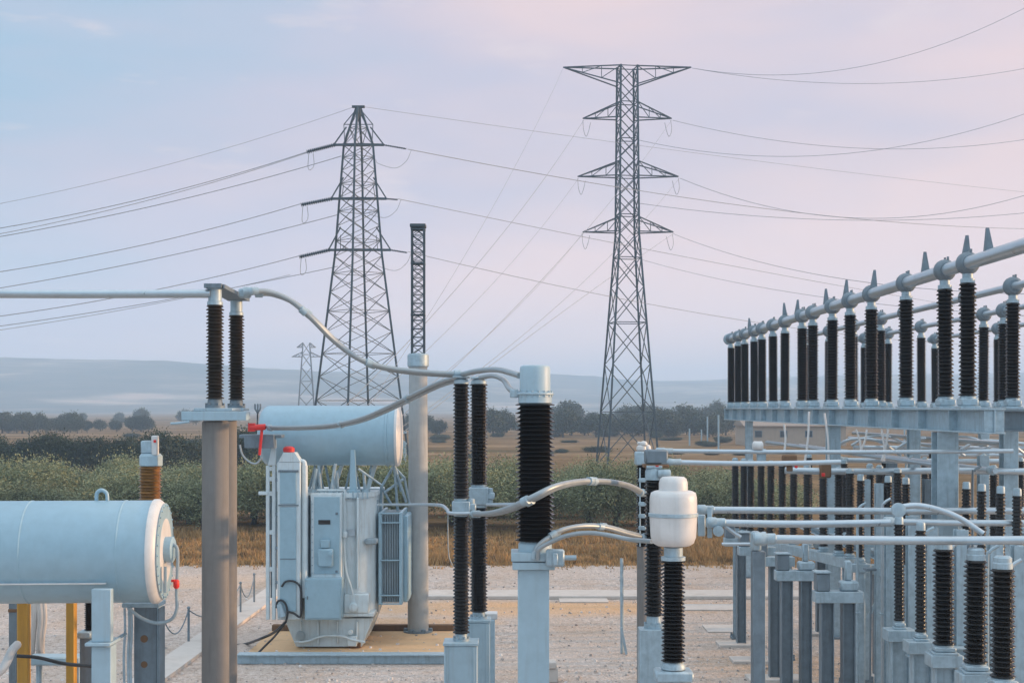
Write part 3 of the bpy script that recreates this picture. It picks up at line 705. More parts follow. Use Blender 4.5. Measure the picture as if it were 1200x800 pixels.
mb.build('bearing_plate', 'galv', t)
MB().tube([P(222, 494, 17.7), P(205, 496, 17.7), P(200, 496, 17.7)], 0.016, 8).build('side_rod', 'box', t)
for (px, Y, nm) in ((252, 18.0, 'nearer left'), (277, 20.0, 'farther right')):
    X = PX(px, Y); zt = PZ(338, 18.0)
    tt = thing('post_insulator', f'{nm} of the twin dark insulators on the concrete columns', 'insulator', (X, Y, 5.0), 'twin insulators on concrete columns')
    H = zt - 5.0
    flange_mb(0.10, 5.0, 5.12, (X, Y, 0), 18).build('base_flange', 'galv_dark', tt)
    sheds_mb(28, 5.11, zt - 0.2, 0.082, 0.115, (X, Y, 0), 24).build('porcelain_stack', 'porc_dull', tt, ang=60)
    MB().lathe([(0.10, zt - 0.21), (0.10, zt - 0.17), (0.085, zt - 0.16), (0.085, zt)], (X, Y, 0), 18).build('top_cap', 'galv', tt)
t = thing('busbar', 'grey twin tube busbar from the left edge to the twin dark insulators', 'busbar', P(252, 344, 18))
for dy in (-0.07, 0.1):
    MB().tube([P(-80, 344, 18) + Vector((0, dy, 0)), P(90, 344.6, 18) + Vector((0, dy, 0)), P(248, 344, 18) + Vector((0, dy, 0))], 0.047, 14).build('tube', 'alu', t)
zt = PZ(338, 18)
mb = MB().prism([(PX(242, 18), 17.86, zt + 0.002), (PX(262, 18), 17.86, zt + 0.002), (PX(289, 20), 20.15, zt + 0.002), (PX(265, 20), 20.15, zt + 0.002)], (0, 0, 0.05))
mb.build('top_plate', 'galv_dark', t)
mb = MB().beam((PX(242, 18), 17.85, zt + 0.02), (PX(262, 18), 17.85, zt + 0.02), 0.018, 0.05); mb.beam((PX(263, 18) + 0.012, 17.9, zt + 0.02), (PX(289, 20) + 0.012, 20.12, zt + 0.02), 0.018, 0.05); mb.build('rim_strip', 'galv_dark', t)
MB().box(P(279, 349, 18.9), P(290, 336, 18.7) + Vector((0, 0.3, 0)), 0.03).build('clamp', 'galv', t)
MB().tube([P(286, 342, 18.8), P(298, 341, 18.8)], [0.07, 0.05], 12).build('socket', 'galv', t)

# ------------------------------------------------------------------ twin stacked insulators in the middle
def stack(px, Y, ytop, ymid0, ymid1, ybase, rs, nm, pw):
    X = PX(px, Y); zb = PZ(ybase, Y); zt = PZ(ytop, Y); z0 = PZ(ymid1, Y); z1 = PZ(ymid0, Y)
    t = thing('stacked_insulator', f'{nm} of the two tall stacked black insulators on pale pedestals', 'insulator', (X, Y, 0), 'tall stacked insulators')
    hw = pw / 2
    mb = MB().box((X - hw, Y - hw, 0.0), (X + hw, Y + hw, zb - 0.04), 0.012); mb.box((X - hw - 0.015, Y - hw - 0.015, zb - 0.04), (X + hw + 0.015, Y + hw + 0.015, zb), 0.006)
    for sx in (-1, 1): mb.box((X + sx * (hw - 0.05) - 0.012, Y - hw - 0.012, 0.1), (X + sx * (hw - 0.05) + 0.012, Y - hw - 0.001, zb - 0.06), 0.003)
    mb.build('pedestal', 'box', t)
    flange_mb(rs * 0.75, zb, zb + 0.11, (X, Y, 0)).build('base_flange', 'galv', t)
    n1 = int((z0 - zb) / 0.052)
    sheds_mb(n1, zb + 0.10, z0 - 0.02, rs * 0.76, rs, (X, Y, 0), 22).build('porcelain_stack', 'porc', t, ang=60)
    mb = MB().lathe([(rs * 0.85, z0 - 0.03), (rs * 0.85, z1 + 0.03)], (X, Y, 0), 18); mb.box((X - rs * 1.05, Y - rs * 1.1, z0 + 0.02), (X + rs * 1.05, Y + rs * 1.1, z1 - 0.02), 0.01)
    mid = mb.build('middle_joint', 'galv', t)
    mb = MB().lathe([(0.03, -0.12), (0.05, -0.11), (0.05, 0.11), (0.03, 0.12)], (X + rs * 1.2, Y - 0.05, (z0 + z1) / 2), 12, axis='Z'); mb.box((X + rs * 0.9, Y - 0.12, (z0 + z1) / 2 - 0.05), (X + rs * 1.75, Y + 0.05, (z0 + z1) / 2 + 0.05), 0.015)
    mb.build('terminal', 'galv', mid)
    sheds_mb(int((zt - z1) / 0.052), z1 + 0.01, zt - 0.06, rs * 0.76, rs, (X, Y, 0), 22).build('porcelain_stack', 'porc', t, ang=60)
    mb = MB().lathe([(rs * 0.85, zt - 0.08), (rs * 0.85, zt - 0.03), (rs * 0.5, zt)], (X, Y, 0), 18); mb.box((X - 0.12, Y - 0.1, zt), (X + 0.12, Y + 0.1, zt + 0.03), 0.01)
    mb.build('top_cap', 'galv', t)
stack(540.5, 20.0, 443, 585, 602, 750, 0.120, 'nearer', 0.46)
stack(561, 21.5, 444, 569, 592, 724, 0.138, 'farther', 0.34)
t = thing('terminal_box', 'small pale box behind the twin stacked insulators with bright top', 'box', (PX(570, 22.5), 22.5, 0))
MB().box((PX(563, 22.5), 22.3, 0), (PX(580, 22.5), 22.7, PZ(724, 22.5)), 0.01).build('body', 'box', t)
MB().box((PX(566, 22.5), 22.35, PZ(724, 22.5)), (PX(583, 22.5), 22.65, PZ(717, 22.5)), 0.01).build('lid', 'pot', t)

# ------------------------------------------------------------------ large black bushing
t = thing('large_bushing', 'thickest black ribbed bushing with pale cap on a tall square pedestal', 'bushing', (PX(626, 17), 17, 0))
X, Y = PX(627, 17), 17.0
z = lambda y: PZ(y, 17.0)
hw = 0.185; Xp = PX(625, 17)
MB().box((Xp - hw, Y - hw, 0), (Xp + hw, Y + hw, z(665)), 0.012).build('pedestal', 'box', t)
mb = MB().box((Xp - 0.25, Y - 0.25, z(665) + 0.001), (Xp + 0.25, Y + 0.25, z(656)), 0.008).box((Xp - 0.265, Y - 0.265, z(655)), (Xp + 0.265, Y + 0.265, z(645)), 0.008)
mb.lathe([(0.2, z(645)), (0.2, z(637)), (0.17, z(633))], (X, Y, 0), 24); mb.build('base_flange', 'box', t)
sheds_mb(33, z(634), z(471), 0.175, 0.236, (X, Y, 0), 36).build('porcelain_stack', 'porc', t, ang=60)
MB().lathe([(0.20, z(472)), (0.20, z(463)), (0.215, z(463) + 0.003), (0.215, z(460)), (0.183, z(459)), (0.183, z(432)), (0.172, z(429)), (0.15, z(428))], (X, Y, 0), 32).build('head', 'box', t)
mb = MB().lathe([(0.216, z(462.5)), (0.222, z(462)), (0.222, z(461)), (0.216, z(460.5))], (X, Y, 0), 32)
for k in range(16):
    a = k * math.pi / 8 + 0.2; mb.lathe([(0.014, z(463) - 0.02), (0.014, z(458))], (X + 0.2 * math.cos(a), Y + 0.2 * math.sin(a), 0), 6)
mb.build('bolt_ring', 'galv', t)
MB().box((X - 0.3, Y - 0.06, z(466)), (X - 0.2, Y + 0.04, z(456)), 0.01).build('terminal', 'galv', t)
mb = MB().box((X + 0.12, Y - 0.36, z(660)), (X + 0.34, Y - 0.268, z(640)), 0.02).box((X + 0.2, Y - 0.42, z(658)), (X + 0.26, Y - 0.36, z(644)), 0.01)
mb.lathe([(0.03, -0.1), (0.03, 0.12)], (X + 0.36, Y - 0.3, z(650)), 8, axis='X'); mb.build('cable_lug', 'galv', t)

# ------------------------------------------------------------------ white pot and its two neighbours
t = thing('pot_transformer', 'white rounded pot on a black ribbed insulator in the foreground', 'transformer', (PX(789, 15), 15, 0))
X, Y = PX(789, 15), 15.0; z = lambda y: PZ(y, 15.0)
r = 0.25
pf = [(0.09, z(640)), (0.17, z(639)), (0.215, z(636)), (0.238, z(629)), (0.243, z(622)), (r, z(606)), (r, z(588)), (0.247, z(582)), (0.235, z(577)), (0.20, z(575)), (0.155, z(574))]
MB().lathe(pf, (X, Y, 0), 40).build('pot', 'pot', t, ang=50)
MB().lathe([(0.152, z(575)), (0.152, z(566)), (0.14, z(561)), (0.115, z(558.5)), (0.06, z(558))], (X, Y, 0), 32).build('dome', 'pot', t, ang=50)
MB().lathe([(r + 0.001, z(605)), (r + 0.012, z(604.5)), (r + 0.012, z(601)), (r + 0.001, z(600.5))], (X, Y, 0), 40).build('band', 'galv', t)
MB().lathe([(0.13, z(656)), (0.13, z(652)), (0.10, z(651)), (0.10, z(641))], (X, Y, 0), 20).build('neck', 'galv', t)
sheds_mb(27, z(775), z(655), 0.093, 0.128, (X, Y, 0), 28).build('porcelain_stack', 'porc', t, ang=60)
mb = MB().lathe([(0.13, z(783)), (0.13, z(779)), (0.1, z(774))], (X, Y, 0), 20); mb.box((X - 0.2, Y - 0.16, z(797)), (X + 0.2, Y + 0.16, z(784)), 0.02)
mb.build('base_flange', 'galv', t)
mb = MB().box((X - 0.15, Y - 0.13, 0), (X - 0.12, Y + 0.13, z(798)), 0.005).box((X + 0.12, Y - 0.13, 0), (X + 0.15, Y + 0.13, z(798)), 0.005).box((X - 0.12, Y - 0.01, 0), (X + 0.12, Y + 0.01, z(798)), 0.002)
mb.build('pedestal', 'galv', t)

t = thing('terminal_insulator', 'black insulator with a dark terminal box right behind the white pot', 'insulator', (PX(766, 18.2), 18.2, 0))
X, Y = PX(766, 18.2), 18.2; z = lambda y: PZ(y, 18.2)
MB().box((PX(748, 18.2), 18.0, 0), (PX(777, 18.2), 18.32, z(735)), 0.01).build('pedestal', 'galv', t)
mb = flange_mb(0.1, z(735), z(720), (X, Y, 0)); mb.build('base_flange', 'galv', t)
sheds_mb(34, z(721), z(562), 0.09, 0.122, (X, Y, 0), 24).build('porcelain_stack', 'porc', t, ang=60)
mb = MB().lathe([(0.11, z(562)), (0.11, z(552)), (0.09, z(548))], (X, Y, 0), 18); mb.box((X - 0.1, Y - 0.1, z(548)), (X + 0.1, Y + 0.1, z(545)), 0.004)
mb.lathe([(0.05, 0), (0.06, 0.02), (0.06, 0.14), (0.05, 0.16)], P(771, 555, 18.1), 14, axis='X'); mb.build('top_cap', 'galv', t)
MB().box(P(757, 543.5, 18.15), P(783, 527, 18.15) + Vector((0, 0.3, 0)), 0.02).build('terminal_box', 'galv_dark', t)
MB().box(P(755, 548, 18.12), P(784, 544, 18.12) + Vector((0, 0.34, 0)), 0.008).build('rusty_tray', 'rust', t)
MB().box(P(768, 547, 18.1), P(772, 545.3, 18.1) + Vector((0, 0.015, 0)), 0.002).build('red_marker', 'red', t)
t = thing('terminal_insulator', 'farthest black insulator left behind the white pot with a lumpy pale cap', 'insulator', (PX(752, 22), 22, 0))
X, Y = PX(752, 22), 22.0; z = lambda y: PZ(y, 22.0)
MB().lathe([(0.075, 0), (0.075, z(640))], (X, Y, 0), 16).build('column', 'concrete', t)
sheds_mb(30, z(640), z(545), 0.06, 0.092, (X, Y, 0), 20).build('porcelain_stack', 'porc', t, ang=60)
MB().box(P(744.5, 545, 21.9), P(757, 529, 21.9) + Vector((0, 0.2, 0)), 0.02).build('terminal_box', 'galv', t)
mb = MB()
for (dx, dy, dz, rr) in ((-0.03, 0, 0.05, 0.085), (0.05, 0.02, 0.06, 0.07), (0.0, -0.02, 0.12, 0.06), (0.08, 0, 0.02, 0.05), (-0.07, 0.0, 0.13, 0.035)):
    mb.lathe([(rr * math.cos(a), rr * 0.8 * math.sin(a)) for a in (-1.4, -0.8, -0.2, 0.4, 1.0, 1.5)], (X + 0.03 + dx, Y + dy, z(529) + dz), 12)
mb.build('bundled_cap', 'pot', t)
mb = MB()
for y in range(560, 640, 14): mb.box(P(748.5, y + 5, 21.6), P(757, y, 21.6) + Vector((0, 0.06, 0)), 0.01)
mb.tube([P(750, 548, 21.62), P(750, 640, 21.62)], 0.012, 6)
mb.build('link_chain', 'galv', t)

# ------------------------------------------------------------------ flexible conductors
def cable(label, pts, r=0.026, twin=None, mat='cable', name='flexible_conductor', n=8, seg=10):
    """twin: offset vector of the second strand of a bundle"""
    pp = smooth_path([P(*p) for p in pts], n)
    if not twin:
        return tag(MB().tube(pp, r, seg).build(name, mat), label, 'cable')
    t = thing(name, label, 'cable', pp[0]); tw_ = Vector(twin)
    MB().tube(pp, r, seg).build('strand', mat, t); MB().tube([p + tw_ for p in pp], r, seg).build('strand', mat, t)
    m_ = len(pp)
    for k in (1, m_ // 3, 2 * m_ // 3, m_ - 2):
        d = (pp[k + 1] - pp[k - 1]).normalized(); mb = MB()
        for q in (pp[k], pp[k] + tw_): mb.tube([q - d * 0.05, q - d * 0.045, q + d * 0.045, q + d * 0.05], [r * 1.1, r * 1.5, r * 1.5, r * 1.1], 10)
        mb.beam(pp[k], pp[k] + tw_, 0.03); mb.build('spacer', 'galv', t)
    return t
cable('thick twin grey conductor drooping from the left busbar to the stacked insulators', [(296, 341, 18.8), (315, 342, 18.9), (340, 352, 19.0), (365, 373, 19.1), (390, 398, 19.3), (420, 420, 19.5), (455, 431, 19.7), (500, 436, 19.9), (541, 438, 20)], 0.036, (0.03, 0.16, -0.02))
cable('grey conductor sagging across the big tank up to the stacked insulators', [(312, 500, 29.0), (345, 500, 28), (385, 498, 27), (420, 491, 25), (450, 479, 23.5), (485, 462, 22), (515, 448, 21), (542, 440, 20)], 0.032, (0.02, 0.10, -0.04))
cable('grey conductor arching from the stacked insulators to the head of the thickest bushing', [(540, 439, 20), (560, 434.5, 19.4), (582, 433, 18.6), (600, 437, 17.6), (609, 440, 17.1)], 0.038)
cable('short grey conductor hooking down to the terminal of the thickest bushing', [(563, 442, 21.3), (578, 440, 20.0), (590, 445, 18.6), (597, 455, 17.4), (604, 460, 17.0)], 0.036)
cable('thin pale pipe from the transformer to the middle of the stacked insulators', [(443, 591, 29.5), (470, 591, 27), (500, 591, 24), (517, 592, 21.5), (524, 597, 20.3), (528, 601, 19.9), (553, 601, 19.8)], 0.026, mat='alu')
cable('thin lead hanging from the pale pipe left of the stacked insulators', [(525, 600, 20.2), (525, 625, 20.2), (526, 650, 20.2), (530, 662, 20.2)], 0.009, n=5, seg=6)
cable('grey twin conductor arching from the stacked insulators past the thickest bushing', [(553, 602, 19.7), (575, 601, 18.2), (600, 594, 16.7), (625, 582, 16.35), (650, 570, 16.5), (680, 564, 17.2), (710, 564, 17.9), (735, 569, 18.8), (752, 578, 19.6)], 0.036, (0.05, 0.12, -0.01))
cable('straight grey tube behind the thickest bushing from the farther stacked insulator', [(571, 591, 21.3), (590, 591, 21), (610, 590.5, 20.6), (632, 588, 20)], 0.03, mat='alu')
cable('lower of two conductors arching from the bushing foot to the pot', [(630, 655, 16.7), (632, 643, 16.65), (645, 635, 16.6), (665, 627, 16.5), (690, 624, 16.4), (715, 627, 16.2), (740, 632, 16), (764, 634, 15.5)], 0.027)
cable('upper twin conductor arching from the bushing foot towards the rear insulators', [(626, 652, 16.75), (630, 640, 16.75), (642, 630, 16.8), (660, 620, 16.9), (685, 616, 17.1), (710, 618, 17.4), (735, 625, 17.8), (756, 630, 18.2)], 0.028, (0.04, 0.10, 0.0))
cable('thin black cable trailing on the gravel left of the transformer', [(335, 728, 29.2), (322, 740, 28.6), (305, 748, 28.5), (288, 754, 30.2), (270, 756, 29.9)], 0.028, mat='black')
cable('second black cable drooping from the transformer foot to the pit edge', [(333, 731, 29.2), (322, 745, 28.6), (312, 755, 28.5), (303, 764, 28.4)], 0.022, mat='black')

# ------------------------------------------------------------------ main transformer
YT = 29.5
t = thing('power_transformer', 'pale blue grey power transformer standing in the pit at left of centre', 'transformer', (PX(380, YT), 30.5, 0))
def tb(x0, x1, y0, y1, Ya, Yb, ch=0.015):    # box from photo rows/columns at depth Ya..Yb
    return MB().box((PX(x0, Ya), Ya, PZ(y1, Ya)), (PX(x1, Ya), Yb, PZ(y0, Ya)), ch)
# lower tank: inverted trapezoid foot
mb = MB().prism([P(333, 724, YT + 0.12), P(437, 724, YT + 0.12), P(424, 757, YT + 0.12), P(347, 757, YT + 0.12)], (0, 2.4, 0))
for px in (352, 372, 395, 418): mb.box((PX(px, YT) - 0.02, YT + 0.06, PZ(754, YT)), (PX(px, YT) + 0.02, YT + 0.118, PZ(728, YT)), 0.006)
mb.tube(smooth_path([P(345, 752, YT), P(360, 751, YT), P(378, 745, YT), P(400, 745, YT), P(412, 749, YT), P(428, 752, YT)], 6), 0.025, 8)
for px in (351, 352): mb.lathe([(0.0, -0.05), (0.09, -0.04), (0.09, 0.0), (0.0, 0.01)], P(352, 744, YT + 0.05), 14, axis='Y')
mb.build('tank_foot', 'paint', t)
mb = tb(355, 372, 757, 763, YT + 0.2, YT + 2.2); mb.box((PX(408, YT), YT + 0.1, 0.01), (PX(422, YT), YT + 2.3, PZ(752, YT))); mb.build('skid', 'rust', t)
# main tank with rounded right corner
x0, x1, xc = PX(345, YT), PX(437, YT), PX(417, YT)
poly = [Vector((x0, YT + 0.12, 0)), Vector((PX(400, YT), YT + 0.12, 0))]
rr = PX(437, YT) - PX(401, YT)
for k in range(9):
    a = -math.pi / 2 + k * math.pi / 16
    poly.append(Vector((PX(401, YT) + rr * math.cos(a), YT + 0.12 + rr + rr * math.sin(a), 0)))
poly += [Vector((x1, YT + 2.4, 0)), Vector((x0, YT + 2.4, 0))]
zb, zt = PZ(724, YT) + 0.002, PZ(583, YT)
MB().prism([p + Vector((0, 0, zb)) for p in poly], (0, 0, zt - zb)).build('tank', 'paint', t, ang=25)
cx = sum((p.x for p in poly)) / len(poly); cyy = YT + 1.3
MB().prism([Vector((cx + (p.x - cx) * 1.06, cyy + (p.y - cyy) * 1.06, zt + 0.002)) for p in poly], (0, 0, 0.09)).build('tank_lid', 'paint', t, ang=25)
# vertical stiffeners on the tank front
mb = MB()
for px in (402, 419): mb.box((PX(px, YT) - 0.02, YT + 0.02, zb + 0.6), (PX(px, YT) + 0.02, YT + 0.3, zt), 0.006)
mb.box((PX(400, YT), YT + 0.0, PZ(722, YT)), (PX(438, YT), YT + 0.6, PZ(718, YT)), 0.006)
mb.build('stiffener', 'paint', t)
# left tall cabinet
mb = tb(325, 352, 541, 726, YT - 0.35, YT + 0.1); cab = mb.build('tall_cabinet', 'paint', t)
mb = tb(328, 347, 594, 716, YT - 0.374, YT - 0.353, 0.004); mb.build('cabinet_door', 'tank', cab)
mb = tb(328, 347, 553, 590, YT - 0.372, YT - 0.353, 0.004); mb.build('cabinet_door', 'tank', cab)
mb = MB().prism([P(326, 541, YT - 0.36), P(352, 541, YT - 0.36), P(345, 530, YT - 0.36), P(332, 530, YT - 0.36)], (0, 0.4, 0)); mb.build('cabinet_hood', 'paint', cab)
MB().lathe([(0.09, 0), (0.12, 0.03), (0.12, 0.10), (0.08, 0.13), (0.03, 0.14)], P(338.5, 530.5, YT - 0.15), 16).build('red_cap', 'red', t)
# riser pipe and frame left of it
mb = MB().tube([P(357, 545, YT - 0.2), P(357, 700, YT - 0.2)], 0.065, 14); mb.tube(smooth_path([P(357, 546, YT - 0.2), P(356, 541, YT - 0.18), P(350, 540, YT - 0.1)], 5), 0.05, 12); mb.build('riser_pipe', 'paint', t)
mb = MB()
for px in (315.5, 322.5): mb.box((PX(px, YT) - 0.035, YT - 0.2, PZ(724, YT)), (PX(px, YT) + 0.035, YT - 0.1, PZ(545, YT)), 0.006)
for y in (548, 560, 577, 622, 665): mb.box((PX(316, YT), YT - 0.19, PZ(y + 3, YT)), (PX(322, YT), YT - 0.11, PZ(y - 2, YT)), 0.004)
mb.box((PX(305, YT), YT - 0.22, PZ(579, YT)), (PX(316, YT), YT - 0.12, PZ(575, YT)), 0.006)
mb.prism([P(314, 545, YT - 0.2), P(323, 545, YT - 0.2), P(323, 515, YT - 0.2), P(320, 515, YT - 0.2)], (0, 0.1, 0))
mb.build('side_frame', 'paint', t)
mb = MB()
for px in (318, 320): mb.tube([P(px, 580, YT - 0.05), P(px, 700, YT - 0.05)], 0.018, 6)
mb.build('conduit', 'galv_dark', t)
# hoses on cabinet front
mb = MB().tube(smooth_path([P(330, 687, YT - 0.42), P(335, 681, YT - 0.42), P(345, 681, YT - 0.42), P(352, 688, YT - 0.42), P(353, 705, YT - 0.42), P(352, 722, YT - 0.42), P(344, 718, YT - 0.42), P(336, 716, YT - 0.42)], 6), 0.022, 8)
mb.tube(smooth_path([P(324, 712, YT - 0.42), P(325, 705, YT - 0.42), P(330, 703, YT - 0.42), P(335, 708, YT - 0.42), P(337, 718, YT - 0.42), P(335, 728, YT - 0.42)], 6), 0.022, 8)
mb.build('black_hose', 'black', t)
MB().tube([P(327, 707, YT - 0.4), P(331, 722, YT - 0.4)], [0.06, 0.09], 10).build('cable_gland', 'galv', t)
# front control panel
pan = tb(364, 400, 578, 678, YT - 0.16, YT + 0.12, 0.01).build('control_panel', 'paint', t)
tb(368, 398, 582, 672, YT - 0.182, YT - 0.162, 0.004).build('panel_door', 'tank', pan)
tb(373, 387, 609, 614, YT - 0.2, YT - 0.1825, 0.002).build('slot', 'dark', pan)
mb = tb(375, 386, 632, 642, YT - 0.26, YT - 0.1825, 0.02); tb2 = tb(372, 390, 643, 664, YT - 0.30, YT - 0.1825, 0.03); mb.add(tb2.v, tb2.f)
mb.lathe([(0.0, -0.16), (0.05, -0.15), (0.05, 0)], P(388, 648, YT - 0.24), 10, axis='Y'); mb.build('gauge_housing', 'tank', pan)
low = tb(357, 400, 677.5, 726, YT - 0.42, YT + 0.1, 0.012).build('marshalling_box', 'tank', t)
tb(359, 398, 679, 724, YT - 0.435, YT - 0.4215, 0.004).build('box_door', 'tank', low)
MB().box(P(359.5, 702, YT - 0.46), P(361, 698, YT - 0.4365), 0.004).build('handle', 'galv_dark', low)
mb = tb(403, 432, 696, 718, YT - 0.02, YT + 0.35, 0.015); mb.lathe([(0.0, -0.10), (0.08, -0.09), (0.08, -0.03), (0.1, -0.02), (0.1, 0.0)], P(414, 711, YT - 0.02), 16, axis='Y'); mb.build('valve_box', 'paint', t)
mb = MB().lathe([(0.0, -0.10), (0.05, -0.09), (0.05, 0)], P(411, 740, YT + 0.06), 12, axis='Y'); mb.box(P(407, 757, YT), P(418, 745, YT) + Vector((0, 0.1, 0))); mb.build('drain_valve', 'paint', t)
mb = MB()
for k in range(16):
    px = 346 + k * 5.6; mb.lathe([(0.018, zt - 0.03), (0.018, zt + 0.125)], (PX(px, YT), YT + 0.09, 0), 6)
for y in range(590, 720, 9): mb.lathe([(0.014, -0.02), (0.014, 0.0)], P(366, y, YT - 0.163), 6, axis='Y') if y < 676 else mb.lathe([(0.014, -0.02), (0.014, 0.0)], P(358.3, y, YT - 0.421), 6, axis='Y')
mb.box((PX(345, YT), YT + 0.06, zt - 0.012), (PX(432, YT), YT + 0.119, zt - 0.001), 0.003); mb.box((PX(365.6, YT), YT - 0.17, PZ(724, YT)), (PX(366.4, YT), YT - 0.162, PZ(586, YT)), 0.002)
mb.build('bolt_row', 'galv', t)
MB().box(P(407, 628, YT + 0.1), P(416, 620, YT + 0.13), 0.003).build('nameplate', 'alu', t)
mb = MB().box((PX(361.5, YT) , YT - 0.1, PZ(676, YT)), (PX(363, YT), YT + 0.1, PZ(580, YT)), 0.004); mb.box(P(326, 553, YT - 0.385), P(350, 550.5, YT - 0.355), 0.004).box(P(326, 592.5, YT - 0.385), P(350, 591, YT - 0.355), 0.004).box(P(328, 655, YT - 0.385), P(347, 654, YT - 0.3755), 0.004)
mb.build('trim_rib', 'galv_dark', t)
mb = MB().tube(smooth_path([P(404, 600, YT + 0.02), P(404, 640, YT + 0.02), P(406, 668, YT + 0.02), P(412, 690, YT), P(414, 700, YT)], 6), 0.022, 8)
mb.tube([P(372, 574, YT + 0.1), P(404, 574, YT + 0.05), P(404, 602, YT + 0.02)], 0.022, 8)
mb.box(P(401, 632, YT + 0.06), P(408, 622, YT - 0.04), 0.01) if False else mb.lathe([(0.05, -0.06), (0.06, -0.04), (0.06, 0.04), (0.05, 0.06)], P(404, 626, YT + 0.02), 12)
mb.build('breather_pipe', 'paint', t)
mb = MB()
for y in (560, 600, 640, 680): mb.box(P(322.5, y + 4, YT - 0.33), P(325.5, y, YT - 0.30), 0.004)
mb.box(P(323.5, 690, YT - 0.3), P(324.5, 552, YT - 0.28), 0.002)
mb.build('door_hinge', 'galv_dark', cab)
for yy, ww in ((600, 3), (668, 3)): MB().box(P(396 - ww, yy + 3, YT - 0.20), P(396, yy, YT - 0.1825), 0.003).build('latch', 'galv_dark', pan)
# fin on the lid, small bushings and pipework on top
zl = zt + 0.092
mb = MB().prism([P(409.5, 574, YT + 0.2), P(418, 574, YT + 0.2), P(415.5, 527, YT + 0.2), P(411, 527, YT + 0.2)], (0, 0.12, 0)); mb.lathe([(0.14, zl), (0.14, zl + 0.05), (0.08, zl + 0.06)], (PX(414, YT + 0.3), YT + 0.3, 0), 14); mb.build('vent_stack', 'tank', t)
for (px, dy, h) in ((366, 0.3, 0.5), (376, 0.5, 0.55), (388, 0.35, 0.6), (372, 1.5, 0.7), (396, 0.6, 0.45), (428, 0.5, 0.4)):
    X = PX(px, YT + dy)
    mb = MB().lathe([(0.1, zl), (0.1, zl + 0.06), (0.05, zl + 0.07)], (X, YT + dy, 0), 12)
    mb.tube([(X, YT + dy, zl), (X + random.uniform(-0.15, 0.15), YT + dy, zl + h)], 0.035, 8); mb.build('lid_fitting', 'galv', t)
mb = MB()
for k in range(9):
    px = 362 + k * 8.5; a = P(px, 575, YT + 1.6); mb.tube([a, P(px + random.uniform(-8, 8), 546, YT + 1.2)], 0.028, 6)
mb.tube([P(358, 574, YT + 1.6), P(450, 574, YT + 1.4)], 0.035, 8)
mb.tube([P(420, 549, YT + 0.3), P(447, 568, YT + 0.5)], 0.025, 8)
for (a_, b_) in (((447, 570), (462, 545)), ((450, 577), (474, 560)), ((474, 560), (463, 548)), ((462, 545), (476, 588)), ((474, 560), (480, 590)), ((447, 568), (446, 600)), ((462, 545), (470, 575)), ((462, 545), (466, 598)), ((447, 570), (458, 590))):
    mb.tube([P(a_[0], a_[1], YT + 1.3), P(b_[0], b_[1], YT + 1.5)], 0.03, 6)
mb.build('lid_pipework', 'galv', t)
# conservator
Yc = 30.5; rc = 35 * Yc / FP; zc = PZ(510, Yc); xl, xr = PX(312, Yc), PX(467, Yc)
con = MB().lathe([(0.1, xl - 0.16), (rc * 0.5, xl - 0.14), (rc * 0.82, xl - 0.08), (rc * 0.96, xl), (rc, xl + 0.06), (rc, xr - 0.05)], (0, Yc, zc), 48, axis='X').build('conservator', 'tank', t, ang=50)
MB().lathe([(rc - 0.02, xr - 0.052), (rc + 0.02, xr - 0.05), (rc + 0.025, xr), (rc * 0.98, xr + 0.03), (rc * 0.8, xr + 0.06), (rc * 0.4, xr + 0.075), (0.05, xr + 0.08)], (0, Yc, zc), 48, axis='X').build('end_plate', 'pot', con, ang=50)
MB().lathe([(rc + 0.002, 0), (rc + 0.016, 0.01), (rc + 0.016, 0.05), (rc + 0.002, 0.06)], (PX(453, Yc), Yc, zc), 48, axis='X').build('rim_band', 'tank', con)
mb = MB()
for (px) in (330, 400, 440): mb.box((PX(px, Yc) - 0.06, Yc - 0.3, zl), (PX(px, Yc) + 0.06, Yc + 0.3, zc - rc * 0.88), 0.01) if px == 330 else mb.beam((PX(px, Yc) - 0.2, Yc + 0.3, zl), (PX(px, Yc), Yc + 0.3, zc - rc * 0.88), 0.08)
mb.build('conservator_stand', 'paint', t)
# red handle and fork left of the conservator
mb = MB().tube([P(293, 501, 28.9), P(311, 500, 28.9)], 0.065, 10); mb.tube([P(307, 502, 28.9), P(304, 533, 28.9)], 0.03, 8); mb.box(P(293, 504, 28.95), P(297, 497, 28.85), 0.01)
mb.build('red_handle', 'red', t)
mb = MB().box(P(286, 525, 29.0), P(321, 509, 29.0) + Vector((0, 0.25, 0)), 0.01); mb.box(P(280, 513, 29.1), P(330, 509, 29.1) + Vector((0, 0.4, 0)), 0.01); mb.build('handle_bracket', 'galv_dark', t)
mb = MB()
for d in (-3, 0, 3): mb.tube(smooth_path([P(302 + d, 473, 29.2), P(302 + d, 479, 29.2), P(302, 485, 29.2), P(302, 500, 29.2)], 4), 0.018, 6)
mb.build('fork_antenna', 'galv_dark', t)
MB().tube(smooth_path([P(281, 521, 28.8), P(284, 532, 28.8), P(291, 540, 28.8), P(300, 543, 28.8), P(307, 536, 28.8)], 6), 0.02, 8).build('loop_cable', 'cable', t)
